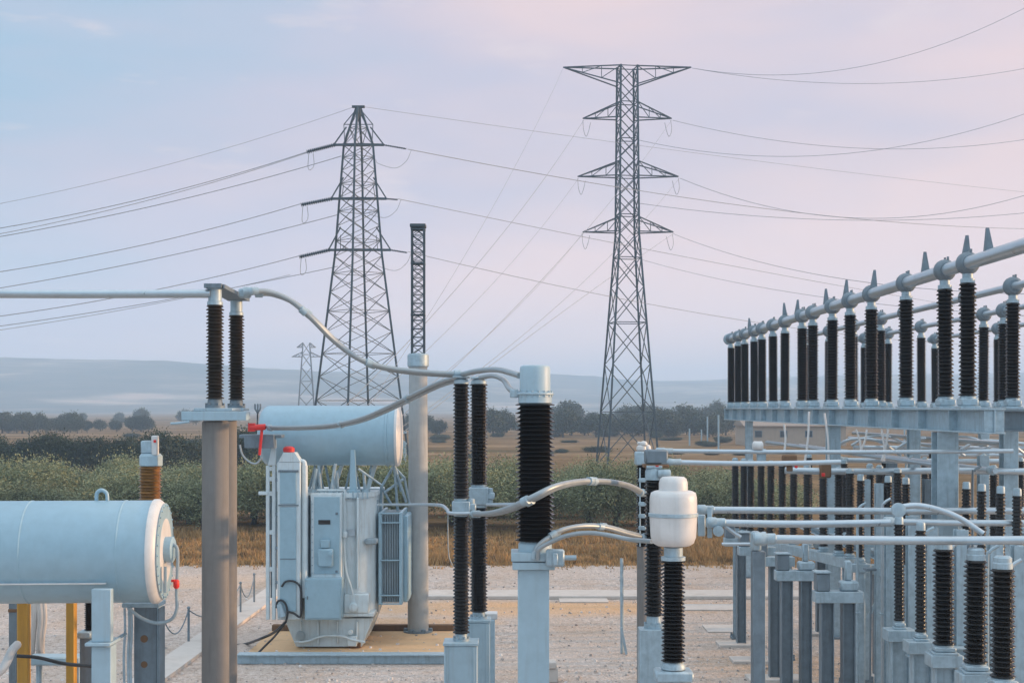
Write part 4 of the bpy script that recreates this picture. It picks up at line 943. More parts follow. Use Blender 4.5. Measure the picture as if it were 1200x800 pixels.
# radiator on the right
mb = MB()
fx0, fx1 = 448, 468
for k in range(11):
    px = fx0 + (fx1 - fx0) * k / 10
    mb.box((PX(px, 30.2) - 0.011, 30.2, PZ(706, 30.2)), (PX(px, 30.2) + 0.011, 31.6, PZ(602, 30.2)), 0.004)
rad = mb.build('radiator', 'rad', t)
mb = MB()
for px in (445.5, 469.5): mb.box((PX(px, 30.15) - 0.035, 30.12, PZ(708, 30.15)), (PX(px, 30.15) + 0.035, 31.7, PZ(600, 30.15)), 0.01)
for y in (601, 612, 656, 697, 707): mb.box((PX(446.5, 30.15), 30.1, PZ(y + 0.7, 30.15)), (PX(469, 30.15), 30.16, PZ(y - 0.7, 30.15)), 0.004)
mb.box((PX(472, 30.4), 30.5, PZ(706, 30.4)), (PX(478, 30.4), 31.6, PZ(604, 30.4)), 0.04)
mb.build('radiator_frame', 'tank', rad)
mb = MB().tube([P(436, 606, 30.6), P(447, 606, 30.6)], 0.06, 10); mb.tube([P(436, 700, 30.6), P(447, 700, 30.6)], 0.06, 10); mb.build('header_pipe', 'paint', rad)
mb = MB().tube([P(441, 585, YT + 0.9), P(441, 716, YT + 0.9)], 0.05, 10); mb.box(P(427, 638, YT + 0.2), P(442, 631, YT + 0.2) + Vector((0, 0.3, 0)), 0.03); mb.build('oil_pipe', 'rad', t)

# mid ground lattice gantry that takes the down leads, behind the conservator
t = thing('lattice_gantry', 'grey lattice gantry half hidden behind the transformer', 'gantry', (PX(440, 62), 62, 0))
zg = PZ(520, 62)
def lat_leg(mb, x, y, z0, z1, w0, w1, n, wm, wb):
    c = lambda zz, i, j: Vector((x + (w0 + (w1 - w0) * (zz - z0) / (z1 - z0)) * i, y + (w0 + (w1 - w0) * (zz - z0) / (z1 - z0)) * j, zz))
    for i, j in ((-1, -1), (1, -1), (1, 1), (-1, 1)): mb.beam(c(z0, i, j), c(z1, i, j), wm)
    zs = [z0 + (z1 - z0) * k / n for k in range(n + 1)]
    for za, zb_ in zip(zs, zs[1:]):
        for (i, j), (i2, j2) in (((-1, -1), (1, -1)), ((1, -1), (1, 1)), ((1, 1), (-1, 1)), ((-1, 1), (-1, -1))):
            mb.beam(c(za, i, j), c(zb_, i2, j2), wb); mb.beam(c(za, i2, j2), c(zb_, i, j), wb)
            mb.beam(c(zb_, i, j), c(zb_, i2, j2), wb)
for px in (340, 466): 
    mb = MB(); lat_leg(mb, PX(px, 62), 62, 0, zg, 0.42, 0.3, 4, 0.09, 0.05); mb.build('lattice_leg', 'galv', t)
mb = MB()
for dz in (0, 0.5):
    for dy in (-0.3, 0.3): mb.beam((PX(330, 62), 62 + dy, zg + dz), (PX(476, 62), 62 + dy, zg + dz), 0.08)
for k in range(10):
    xa = PX(330 + 14.6 * k, 62); xb = PX(330 + 14.6 * (k + 1), 62)
    for dy in (-0.3, 0.3): mb.beam((xa, 62 + dy, zg + (k % 2) * 0.5), (xb, 62 + dy, zg + 0.5 - (k % 2) * 0.5), 0.05)
mb.build('cross_truss', 'galv', t)

# ------------------------------------------------------------------ concrete column with lattice mast
t = thing('lattice_mast', 'slim lattice mast on a round concrete column right of the transformer', 'mast', (PX(490, 31.8), 31.8, 0))
X, Y = PX(490, 31.8), 31.8
MB().lathe([(0.235, 0), (0.205, PZ(430, Y)), (0.205, PZ(425, Y))], (X, Y, 0), 28).build('column', 'mast_concrete', t)
mb = MB()
for k in range(6):
    a = k * math.pi / 3; mb.box((X + 0.27 * math.cos(a) - 0.05, Y + 0.27 * math.sin(a) - 0.05, 0), (X + 0.27 * math.cos(a) + 0.05, Y + 0.27 * math.sin(a) + 0.05, 0.09), 0.01)
mb.lathe([(0.33, 0), (0.33, 0.035), (0.235, 0.04)], (X, Y, 0), 24); mb.build('base_ring', 'galv_dark', t)
MB().lathe([(0.215, PZ(430, Y)), (0.24, PZ(429, Y)), (0.24, PZ(416, Y)), (0.2, PZ(414, Y))], (X, Y, 0), 24).build('collar', 'galv', t)
mb = MB(); lat_leg(mb, X, Y, PZ(415, Y), PZ(266, Y), 0.135, 0.135, 15, 0.038, 0.015)
for y in (310, 370):
    zz = PZ(y, Y); mb.box((X - 0.16, Y - 0.16, zz), (X + 0.16, Y + 0.16, zz + 0.035), 0.004)
mb.build('lattice', 'pylon', t)
mb = MB().box((X - 0.175, Y - 0.175, PZ(267, Y)), (X + 0.175, Y + 0.175, PZ(263, Y)), 0.01); mb.box((X - 0.16, Y - 0.16, PZ(270, Y)), (X + 0.16, Y + 0.16, PZ(268, Y)), 0.005)
mb.build('head_plate', 'pylon', t)

# ------------------------------------------------------------------ pylons
def tower(name, label, X, Y, rot, levels, panels, arms, wl, wb, mat, low):
    """levels: (z, half width); panels: z of the bracing rings; arms: (z, half span left, right, rise, kind)"""
    t = thing(name, label, 'pylon', (X, Y, 0), 'lattice pylons')
    def hwid(zz):
        for (a, wa), (b_, wb_) in zip(levels, levels[1:]):
            if a <= zz <= b_: return wa + (wb_ - wa) * (zz - a) / (b_ - a)
        return levels[-1][1]
    cr, sr = math.cos(rot), math.sin(rot)
    def c(zz, i, j):
        h = hwid(zz); x, y = i * h, j * h
        return Vector((X + x * cr - y * sr, Y + x * sr + y * cr, zz))
    for i, j in ((-1, -1), (1, -1), (1, 1), (-1, 1)):
        mb = MB()
        for (a, _), (b_, _) in zip(levels, levels[1:]): mb.beam(c(a, i, j), c(b_, i, j), wl)
        mb.build('leg', mat, t, smooth=False)
    mb = MB()
    for n_, (za, zb_) in enumerate(zip(panels, panels[1:])):
        for (i, j), (i2, j2) in (((-1, -1), (1, -1)), ((1, -1), (1, 1)), ((1, 1), (-1, 1)), ((-1, 1), (-1, -1))):
            mb.beam(c(za, i, j), c(zb_, i2, j2), wb); mb.beam(c(za, i2, j2), c(zb_, i, j), wb)
            if n_ % 2 == 0: mb.beam(c(zb_, i, j), c(zb_, i2, j2), wb)
    mb.build('bracing', mat, t, smooth=False)
    for (za, sl_, sr_, rise, up_) in arms:
        for sgn, span in ((-1, sl_), (1, sr_)):
            if span <= 0: continue
            mb = MB(); tip = Vector((X + sgn * span, Y, za + (rise if up_ else 0)))
            zlo, zhi = (za, za + rise)
            a1, a2 = (c(zlo, sgn, -1), c(zlo, sgn, 1)); b1, b2 = (c(zhi, sgn, -1), c(zhi, sgn, 1))
            for q in (a1, a2, b1, b2): mb.beam(q, tip, wb * 1.35)
            n_ = 3
            for k in range(1, n_):
                f_ = k / n_
                for lo_, hi_ in ((a1, b1),):
                    mb.beam(lo_.lerp(tip, f_), hi_.lerp(tip, f_), wb * 0.8)
                    mb.beam(lo_.lerp(tip, f_), hi_.lerp(tip, (k - 1) / n_), wb * 0.8)
            mb.build('cross_arm', mat, t, smooth=False)
    return t, c
YR = 124.0; XR = PX(735, YR)
zr = lambda y: PZ(y, YR)
m_ = YR / FP
pan = [0.0]
z_ = 0.0
def panel_list(z0, z1, h0, h1):
    out = [z0]; n = max(1, int(round((z1 - z0) / ((h0 + h1) / 2))))
    tot = sum(h0 + (h1 - h0) * k / max(1, n - 1) for k in range(n)); a = z0
    for k in range(n):
        a += (h0 + (h1 - h0) * k / max(1, n - 1)) * (z1 - z0) / tot; out.append(a)
    return out
tw, cR = tower('lattice_pylon', 'tall slender four armed lattice pylon standing right of centre', XR, YR, R(9),
      [(0, 2.25), (zr(275), 0.86), (zr(78), 0.74)], panel_list(0, zr(275), 4.6, 2.0) + panel_list(zr(275), zr(79), 1.75, 1.6)[1:],
      [(zr(100), 75 * m_, 75 * m_, zr(79) - zr(100), True), (zr(139), 52 * m_, 52 * m_, zr(121) - zr(139), False),
       (zr(207), 58 * m_, 60 * m_, zr(190) - zr(207), False), (zr(272), 52 * m_, 54 * m_, zr(255) - zr(272), False)], 0.16, 0.07, 'pylon', None)
YL = 100.0; XL = PX(420, YL); zl_ = lambda y: PZ(y, YL); m2 = YL / FP
tw, cL = tower('lattice_pylon', 'broad dense lattice pylon left of centre behind the transformer', XL, YL, R(38),
      [(0, 2.68), (zl_(300), 1.2), (zl_(170), 0.74), (zl_(126), 0.10)], panel_list(0, zl_(300), 1.9, 1.2) + panel_list(zl_(300), zl_(170), 1.05, 0.85)[1:] + [zl_(150), zl_(128)],
      [], 0.14, 0.038, 'pylon', None)
for (y, xa, xb, up_) in ((170, 391, 450, 146), (233, 388, 453, 205), (293, 385, 458, 263)):
    for sx_, px in ((-1, xa), (1, xb)):
        tip = P(px, y, YL); mb = MB()
        mb.beam(tip, (XL, YL - 0.25, tip.z), 0.16); mb.beam(tip, (XL, YL + 0.25, tip.z), 0.12)
        q = P(420 + sx_ * (14 + (y - 170) * 0.055), up_ + 3, YL); mb.beam(tip, q, 0.09); mb.beam(tip.lerp(Vector((XL, YL, tip.z)), 0.4), q.lerp(Vector((q.x, q.y, tip.z)), 0.35), 0.045)
        mb.build('cross_arm', 'pylon', tw, smooth=False)
mb = MB().box((XL - 0.45, YL - 0.15, zl_(126.5)), (XL + 0.45, YL + 0.15, zl_(124)), 0.02); mb.box((XL - 0.16, YL - 0.15, zl_(134)), (XL + 0.16, YL + 0.15, zl_(126.6)), 0.02); mb.beam(P(403, 146, YL), P(418, 128, YL), 0.06); mb.beam(P(437, 146, YL), P(422, 128, YL), 0.06); mb.beam(P(403, 146, YL), P(437, 146, YL), 0.05); mb.beam(P(403, 146, YL), P(404, 170, YL), 0.05); mb.beam(P(437, 146, YL), P(436, 170, YL), 0.05)
mb.build('peak_cap', 'pylon', tw, smooth=False)
YF = 300.0
tw, _c = tower('lattice_pylon', 'small distant lattice pylon left of the broad pylon', PX(359, YF), YF, R(10), [(0, 2.0), (PZ(418, YF), 0.9), (PZ(402, YF), 0.7)],
      panel_list(0, PZ(402, YF), 4.0, 2.5), [(PZ(418, YF), 17 * YF / FP, 17 * YF / FP, 1.0, False), (PZ(407, YF), 11 * YF / FP, 11 * YF / FP, 1.0, False)], 0.20, 0.10, 'pylon_hazed', None)

# ------------------------------------------------------------------ overhead lines
def line(label, a, b_, sag, r=0.022, n=26, mid=None):
    """a, b_: (px, py, Y); sag in metres"""
    A, B = P(*a), P(*b_)
    pts = []
    for i in range(n + 1):
        s_ = i / n; p = A.lerp(B, s_); p.z -= 4 * sag * s_ * (1 - s_); pts.append(p)
    return tag(MB().tube(pts, r, 5).build('overhead_line', 'wire'), label, 'power line', 'overhead lines')
L = line
L('upper conductor from top left arm of the broad pylon to the left edge', (360, 178, 99.5), (-60, 277, 92), 0.55, 0.026)
L('conductor just below the uppermost one left of the broad pylon', (360, 179, 99.5), (-60, 285, 90), 0.5, 0.022)
L('third conductor down left of the broad pylon', (400, 183, 101), (-60, 287, 94), 0.5, 0.026)
L('conductor from the middle left arm of the broad pylon to the left edge', (352, 239, 99.5), (-60, 327, 92), 0.5, 0.026)
L('thinner conductor below the middle left arm of the broad pylon', (398, 251, 101), (-60, 347, 94), 0.4, 0.026)
L('conductor from the lowest left arm of the broad pylon passing behind the busbar', (350, 300, 99.5), (-60, 378, 92), 0.45, 0.026)
L('lowest conductor left of the broad pylon crossing behind the twin dark insulators', (396, 312, 101), (-60, 390, 94), 0.3, 0.024)
L('faint conductor meeting the lowest one at the left edge', (340, 322, 101), (-60, 395, 93), 0.3, 0.018)
L('thin earth wire from the peak of the broad pylon to the left edge', (416, 125, 100), (-60, 250, 92), 0.6, 0.014)
L('thin earth wire from the peak of the broad pylon to the right edge', (424, 125, 100), (1260, 231, 170), 0.4, 0.016, 40)
L('conductor from the top right arm of the broad pylon running right', (478, 175, 100), (1260, 268, 175), 1.6, 0.028, 40)
L('conductor from the middle right arm of the broad pylon running right', (466, 233, 100), (1250, 378, 175), 0.5, 0.022, 40)
L('conductor from the lowest right arm of the broad pylon running right', (478, 295, 100), (1250, 405, 175), 2.0, 0.022, 40)
L('upper earth wire rising from the wide top arm to the right edge', (811, 80, YR), (1250, -18, 118), 3.1, 0.02)
L('lower earth wire from the wide top arm sagging to the right edge', (811, 80, YR), (1250, 70, 130), 1.75, 0.02)
L('steeply rising conductor from the second arm to the right edge', (747, 164, YR), (1250, 115, 118), 2.9, 0.02)
L('gently sagging conductor from the second arm to the right edge', (788, 141, YR), (1250, 155, 130), 2.0, 0.02)
L('steeply rising conductor from the third arm to the right edge', (797, 209, YR), (1250, 212, 118), 3.3, 0.022)
L('gently sagging conductor from the third arm to the right edge', (747, 238, YR), (1250, 244, 130), 1.3, 0.022)
L('conductor from the lowest right arm down to the insulator rows', (789, 274, YR), (1250, 345, 75), 1.3, 0.018)
L('faint conductor from the slender pylon body down to the insulator rows', (748, 303, YR), (1250, 372, 75), 0.9, 0.015)
L('faint down lead from the wide top arm towards lower left', (660, 80, YR), (410, 508, 62), 1.2, 0.012)
L('down lead from the second left arm to the gantry behind the transformer', (684, 141, YR), (372, 508, 62), 1.2, 0.018)
L('down lead from the third left arm to the gantry behind the transformer', (678, 209, YR), (392, 508, 62), 1.0, 0.013)
L('down lead from the lowest left arm to the gantry behind the transformer', (683, 273, YR), (430, 508, 62), 0.9, 0.013)
L('down lead from the second right arm crossing the slender pylon', (787, 141, YR), (448, 508, 62), 1.2, 0.014)
L('down lead from the third right arm crossing the slender pylon', (796, 209, YR), (460, 508, 62), 1.2, 0.013)
L('down lead from the lowest right arm passing the thickest bushing', (789, 274, YR), (470, 508, 62), -0.2, 0.014)
# strain strings and jumpers of the broad pylon
for i, (a, b_) in enumerate((((391.5, 170), (360, 178)), ((388.5, 233), (353, 240)), ((385.5, 293), (351, 301)))):
    A, B = P(a[0], a[1], 100.0), P(b_[0], b_[1], 99.5); t_ = []
    mb = MB(); n_ = 14; pts = []; rs = []
    for k in range(n_ * 4 + 1):
        s_ = k / (n_ * 4); pts.append(A.lerp(B, s_)); rs.append((0.17, 0.13, 0.06, 0.08)[k % 4])
    mb.tube(pts, rs, 10)
    nm = ['upper', 'middle', 'lower'][i]
    tag(mb.build('strain_insulator', 'pylon', ang=20), f'dark strain insulator string on the {nm} left arm of the broad pylon', 'insulator', 'strain insulators of the broad pylon')
    o = MB().tube(smooth_path([P(b_[0] + 2, b_[1], 99.5), P(b_[0] + 1, b_[1] + 18, 99.5), P(b_[0] + 4, b_[1] + 21, 99.6), P(b_[0] + 8, b_[1] + 15, 99.8), P(b_[0] + 7, b_[1] + 2, 99.8)], 6), 0.02, 5).build('jumper_cable', 'wire')
    tag(o, f'thin jumper loop hanging under the {nm} strain insulator of the broad pylon', 'cable', 'jumper loops')
    A, B = P([450, 453, 458][i], a[1], 100), P([476, 466, 477][i], [174.5, 234, 296][i], 100)
    tag(MB().tube([A.lerp(B, k / 40) for k in range(41)], [(0.08, 0.06, 0.03, 0.04)[k % 4] for k in range(41)], 8).build('strain_insulator', 'pylon', ang=20), f'thin strain insulator string on the {["upper", "middle", "lower"][i]} right arm of the broad pylon', 'insulator', 'strain insulators of the broad pylon')
    x2 = [478, 466, 478][i]; y2 = [175, 233, 295][i]
    o = MB().tube(smooth_path([P(x2 + 4, y2 + 1, 100), P(x2 - 2, y2 + 14, 100), P(x2 - 15, y2 + 22, 100), P(x2 - 34, y2 + 17, 100), P(440, y2 + 12, 100)], 6), 0.016, 5).build('jumper_cable', 'wire')
    tag(o, f'thin jumper loop under the {nm} right arm of the broad pylon', 'cable', 'jumper loops')
for (px, py, nm) in ((684, 141, 'second left'), (787, 141, 'second right'), (678, 209, 'third left'), (796, 209, 'third right'), (683, 273, 'lowest left'), (789, 274, 'lowest right')):
    sg = 1 if px < 735 else -1
    o = MB().tube(smooth_path([P(px - 1, py, YR), P(px, py + 12, YR), P(px + 3 * sg, py + 19, YR), P(px + 6 * sg, py + 12, YR), P(px + 8 * sg, py + 3, YR)], 6), 0.022, 5).build('jumper_cable', 'wire')
    tag(o, f'small jumper loop under the {nm} arm of the slender pylon', 'cable', 'jumper loops')

# ------------------------------------------------------------------ near tank at lower left
YN = 16.0
t = thing('oil_conservator', 'large pale blue horizontal oil tank at the lower left edge', 'tank', (PX(90, YN), YN, PZ(705, YN)))
rn = 59.5 * YN / FP; zc = PZ(645.5, YN); xl = PX(-150, YN); xr = PX(184, YN)
yaw = Matrix.Translation((xr, YN, zc)) @ Matrix.Rotation(R(3.5), 4, 'Z') @ Matrix.Translation((-xr, -YN, -zc))
def yb(mb): return mb.xform(yaw)
tank = yb(MB().lathe([(rn * 0.9, xl), (rn, xl + 0.05), (rn, xr - 0.03)], (0, YN, zc), 72, axis='X')).build('tank_body', 'tank', t, ang=50)
yb(MB().lathe([(rn - 0.01, xr - 0.029), (rn + 0.015, xr - 0.028), (rn + 0.015, xr + 0.02), (rn * 0.985, xr + 0.05), (rn * 0.93, xr + 0.085), (rn * 0.6, xr + 0.10), (0.05, xr + 0.105)], (0, YN, zc), 64, axis='X')).build('end_plate', 'pot', tank, ang=50)
mb = MB().tube(smooth_path([P(113, 586, YN), P(113.5, 578, YN), P(117, 574.5, YN), P(121, 574.5, YN), P(125, 578, YN), P(126, 586, YN)], 6), 0.022, 10); mb.build('lifting_lug', 'tank', t)
yb(MB().box((PX(-100, YN), YN - rn * 0.86 - 0.05, PZ(677, YN)), (PX(137, YN), YN - rn * 0.86 + 0.03, PZ(675.5, YN)), 0.003)).build('seam_rib', 'pot', tank)
mb = MB().lathe([(0.145, xr + 0.10), (0.145, xr + 0.19), (0.12, xr + 0.205), (0.02, xr + 0.21)], (0, YN - 0.05, PZ(643, YN)), 24, axis='X'); mb.build('level_gauge', 'tank', t)
mb = MB().tube(smooth_path([Vector((xr + 0.2, YN - 0.1, PZ(636, YN))), Vector((xr + 0.26, YN - 0.12, PZ(645, YN))), Vector((xr + 0.25, YN - 0.12, PZ(690, YN))), Vector((xr + 0.25, YN - 0.12, PZ(712, YN))), Vector((xr + 0.18, YN - 0.1, PZ(724, YN))), Vector((xr + 0.02, YN - 0.1, PZ(728, YN))), Vector((xr - 0.15, YN - 0.1, PZ(722, YN))), Vector((xr - 0.3, YN - 0.1, PZ(710, YN)))], 6), 0.02, 10); mb.build('oil_pipe', 'rad', t)
mb = MB()
for d in (0.11, 0.17): mb.tube([(xr + d, YN - 0.3, PZ(660, YN)), (xr + d, YN - 0.3, PZ(690, YN))], 0.016, 8)
mb.build('sight_glass', 'rad', t)
mb = MB().lathe([(0.02, -0.05), (0.035, -0.03), (0.035, 0.03), (0.02, 0.05)], (xr + 0.25, YN - 0.14, PZ(682, YN)), 10); mb.box((xr + 0.2, YN - 0.18, PZ(679.5, YN)), (xr + 0.24, YN - 0.14, PZ(676.5, YN)), 0.004); mb.build('red_valve', 'red', t)
mb = MB()
for k in range(28):
    a = 2 * math.pi * k / 28; mb.lathe([(0.012, xr + 0.085), (0.012, xr + 0.105)], (0, YN + rn * 0.9 * math.cos(a), zc + rn * 0.9 * math.sin(a)), 6, axis='X')
mb.lathe([(rn * 0.86, xr + 0.075), (rn * 0.945, xr + 0.092), (rn * 0.86, xr + 0.098)], (0, YN, zc), 48, axis='X')
yb(mb).build('bolt_circle', 'tank', t)
mb = MB()
for px in (-60, 40, 148): mb.lathe([(rn + 0.001, -0.012), (rn + 0.005, -0.006), (rn + 0.005, 0.006), (rn + 0.001, 0.012)], (PX(px, YN), YN, zc), 72, axis='X')
yb(mb).build('weld_seam', 'tank', tank)
# stand in front of the tank
st = thing('tank_stand', 'pale blue steel stand with a flange under the near oil tank', 'support', (PX(119, 15.3), 15.3, 0))
Ys = 15.25; x0, x1 = PX(107, Ys), PX(130, Ys)
MB().box((x0, Ys, PZ(752, Ys)), (x1, Ys + 0.1, PZ(690, Ys)), 0.008).build('upper_post', 'box', st)
MB().box((PX(101, Ys), Ys - 0.06, PZ(756, Ys)), (PX(131, Ys), Ys + 0.35, PZ(752, Ys) - 0.001), 0.006).build('flange', 'box', st)
MB().box((x0, Ys, 0), (x1, Ys + 0.22, PZ(757, Ys)), 0.008).build('lower_post', 'box', st)
st = thing('steel_column', 'grey steel column with two rust spots under the end of the near tank', 'column', (PX(171, 16.6), 16.6, 0))
Ys = 16.5
mb = MB().box((PX(157, Ys), Ys, 0), (PX(184, Ys), Ys + 0.02, PZ(710, Ys)), 0.004); mb.box((PX(186, Ys), Ys - 0.05, 0), (PX(188.5, Ys), Ys + 0.2, PZ(712, Ys)), 0.004); mb.build('web', 'galv_dark', st)
mb = MB().box((PX(144, Ys), Ys - 0.05, PZ(711, Ys)), (PX(187, Ys), Ys + 0.3, PZ(706, Ys)), 0.006); mb.build('crosshead', 'galv', st)
for y, w_ in ((748, 9), (778, 8)):
    MB().lathe([(0.0, -0.008), (w_ * 0.5 * Ys / FP, -0.006), (w_ * 0.5 * Ys / FP, -0.001)], (PX(169, Ys), Ys, PZ(y, Ys)), 10, axis='Y').build('rusty_bolt', 'rust', st)
mb = MB()
for px in (146, 151, 154): mb.tube(smooth_path([P(px, 712, 16.4), P(px + 0.5, 740, 16.4), P(px - 1, 770, 16.4), P(px, 815, 16.4)], 5), 0.014, 8)
mb.tube([P(131, 752, 16.0), P(147, 742, 16.4)], 0.02, 8)
mb.build('conduit', 'galv', st)
for i, (px, w_) in enumerate(((26, 13), (82, 10))):
    Y = 17.2
    o = MB().box((PX(px - w_ / 2, Y), Y, 0), (PX(px + w_ / 2, Y), Y + 0.12, PZ(700, Y)), 0.01).build('yellow_post', 'yellow')
    tag(o, ['wider left yellow post under the near oil tank', 'slimmer right yellow post under the near oil tank'][i], 'post', 'yellow posts under the tank')
o = thing('steel_post', 'grey post with a rusty collar at the far lower left', 'post', (PX(14, 18), 18, 0))
MB().box((PX(10, 18), 18, 0), (PX(19, 18), 18.1, PZ(700, 18)), 0.008).build('shaft', 'galv_dark', o)
MB().box((PX(9.5, 18), 17.99, PZ(717, 18)), (PX(19.5, 18), 18.11, PZ(713, 18)), 0.006).build('collar', 'rust', o)
o = thing('small_insulator', 'small black insulator behind the near tank stand', 'insulator', (PX(104, 17.5), 17.5, 0))
Y = 17.5
MB().box((PX(96, Y), Y - 0.1, 0), (PX(112, Y), Y + 0.1, PZ(746, Y)), 0.01).build('pedestal', 'galv_dark', o)
MB().box((PX(94, Y), Y - 0.14, PZ(745.8, Y)), (PX(110, Y), Y + 0.1, PZ(738, Y)), 0.015).build('base_flange', 'galv', o)
sheds_mb(20, PZ(738, Y), PZ(690, Y), 0.035, 0.055, (PX(104, Y), Y, 0), 16).build('porcelain_stack', 'porc', o, ang=60)
tag(MB().tube(smooth_path([P(20, 768, 16.9), P(45, 770, 16.9), P(75, 777, 16.9), P(108, 780, 16.5)], 6), 0.022, 8).build('black_cable', 'black'), 'black cable slung between the yellow posts', 'cable')
o = thing('cable_tray', 'light blue cable tray behind the yellow posts', 'tray', (PX(55, 18.5), 18.5, PZ(780, 18.5)))
MB().box((PX(33, 18.5), 18.4, PZ(778, 18.5)), (PX(96, 18.5), 18.7, PZ(768, 18.5)), 0.02).build('channel', 'box', o)
MB().box((PX(42, 18.5), 18.5, 0), (PX(47, 18.5), 18.6, PZ(778.2, 18.5)), 0.01).build('leg', 'galv', o)
MB().box((PX(88, 18.5), 18.5, 0), (PX(93, 18.5), 18.6, PZ(778.2, 18.5)), 0.01).build('leg', 'galv', o)
o = thing('cable_bundle', 'pale wrapped cable bundle hanging beside the left yellow post', 'cables', (PX(45, 18), 18, 0))
for k, px in enumerate((37, 41, 44, 48, 52)):
    MB().tube(smooth_path([P(px, 705, 18.9), P(px + random.uniform(-3, 2), 725, 18.85), P(px + random.uniform(-3, 3), 750, 18.85), P(px + random.uniform(-4, 4), 772, 18.9)], 5), 0.025 + 0.01 * (k % 2), 8).build('cable', 'slab', o)
o = MB().tube(smooth_path([P(-10, 795, 16), P(5, 780, 16), P(14, 762, 16.2), P(20, 755, 16.8)], 6), 0.05, 10).build('oil_pipe', 'pot')
tag(o, 'pale bent pipe at the lower left corner', 'pipe')
# brown bushing behind the tank
o = thing('brown_bushing', 'short brown ribbed bushing with a pale head behind the near oil tank', 'bushing', (PX(176, 18.2), 18.2, 0))
Y = 18.2; X = PX(176, Y)
MB().lathe([(0.16, 0), (0.16, PZ(592, Y))], (X, Y, 0), 20).build('turret', 'box', o)
sheds_mb(13, PZ(593, Y), PZ(546, Y), 0.118, 0.148, (X, Y, 0), 28).build('porcelain_stack', 'porc_brown', o, ang=60)
MB().lathe([(0.135, PZ(546, Y)), (0.15, PZ(545, Y)), (0.15, PZ(534, Y)), (0.12, PZ(531, Y))], (X + 0.01, Y, 0), 8).build('head', 'box', o)
MB().box((PX(167, Y), Y - 0.1, PZ(531, Y)), (PX(182, Y), Y + 0.1, PZ(516, Y)), 0.015).build('terminal_box', 'galv', o)
mb = MB().box((PX(180, Y), Y - 0.12, PZ(533, Y)), (PX(187, Y), Y - 0.02, PZ(510, Y)), 0.01); mb.build('terminal', 'pot', o)
MB().box((PX(183, Y), Y - 0.14, PZ(518, Y)), (PX(186, Y), Y - 0.121, PZ(515, Y)), 0.002).build('red_marker', 'red', o)

# chain stanchions along the path
sp = [(191, 29.0, -7.12), (221, 30.1, -6.84), (282, 34.4, -6.56), (298, 36.2, -6.56)]
tops = []
for i, (px, Y, _) in enumerate(sp):
    X = PX(px, Y)
    o = thing('chain_post', f"{['nearest','second nearest','third nearest','farthest'][i]} thin grey chain post beside the concrete path", 'post', (X, Y, 0), 'chain posts by the path')
    MB().tube([(X, Y, 0), (X, Y, 0.76)], 0.026, 8).build('shaft', 'galv_dark', o)
    MB().lathe([(0.03, 0.76), (0.04, 0.78), (0.02, 0.81)], (X, Y, 0), 8).build('knob', 'galv_dark', o)
    tops.append(Vector((X, Y, 0.74)))
for i, (a, b_) in enumerate(zip(tops, tops[1:])):
    pts = [a.lerp(b_, k / 14) - Vector((0, 0, 4 * 0.42 * (k / 14) * (1 - k / 14))) for k in range(15)]
    tag(MB().tube(pts, 0.014, 5).build('chain', 'galv_dark'), f"{['nearest','middle','farthest'][i]} sagging chain between the thin posts by the path", 'chain', 'chains by the path')
# small yard items
o = thing('marker_post', 'thin pale steel stake with a strut standing alone on the gravel', 'post', (PX(729, 30.0), 30.0, 0))
MB().tube([P(729, 765, 29.0) , P(728.5, 654, 29.0)], 0.035, 8).build('shaft', 'galv', o)
MB().beam(P(734, 766, 28.9), P(728, 735, 28.9), 0.05).build('strut', 'galv', o)
o = thing('concrete_block', 'small stepped concrete block beside the thickest bushing pedestal', 'block', (PX(648, 26), 26, 0))
MB().box((PX(641, 26), 25.9, 0), (PX(654, 26), 26.3, 0.26), 0.015).build('body', 'slab', o)
MB().box((PX(641, 26), 25.86, 0.262), (PX(652, 26), 26.25, 0.38), 0.015).build('upper_step', 'slab', o)
o = thing('earth_rod', 'thin grey rod standing in the gravel left of the lower right insulators', 'rod', (PX(1020, 24), 24, 0))
MB().tube([(PX(1019.5, 24), 24, 0), (PX(1021, 24), 24, PZ(668, 24))], 0.018, 6).build('shaft', 'galv_dark', o)
MB().box((PX(1013, 24), 23.9, PZ(668, 24)), (PX(1026, 24), 24.1, PZ(665, 24)), 0.008).build('bracket', 'galv_dark', o)
steel_col('steel_post', PX(867, 30.8), 30.8, 2.0, 0.12, 'thin pale post left of the first low row', None, plate=False)

# ------------------------------------------------------------------ buildings and fence posts far right
def shed_building(px0, px1, ytop, Y, depth, label, roofh=0.9):
    x0, x1 = PX(px0, Y), PX(px1, Y); zt = PZ(ytop, Y)
    t = thing('low_building', label, 'building', ((x0 + x1) / 2, Y, 0))
    wl = MB().box((x0, Y, -0.3), (x1, Y + depth, zt), 0.02).build('wall', 'beige', t)
    MB().prism([(x0 - 0.3, Y - 0.4, zt + 0.003), (x0 - 0.3, Y + depth + 0.4, zt + 0.003), (x0 - 0.3, Y + depth / 2, zt + roofh)], (x1 - x0 + 0.6, 0, 0)).build('roof', 'roof', t)
    n_ = max(2, int((x1 - x0) / 3.2))
    for k in range(n_):
        xm = x0 + (x1 - x0) * (k + 0.5) / n_
        wv = MB().box((xm - 0.5, Y - 0.06, zt - 1.5), (xm + 0.5, Y - 0.003, zt - 0.6), 0.01).build('window', 'galv_dark', t)
        MB().box((xm - 0.42, Y - 0.075, zt - 1.42), (xm + 0.42, Y - 0.062, zt - 0.68), 0.004).build('pane', 'glass', wv)
    return t
shed_building(874, 992, 499, 190, 9, 'long low beige building behind the first insulators', 0.9)
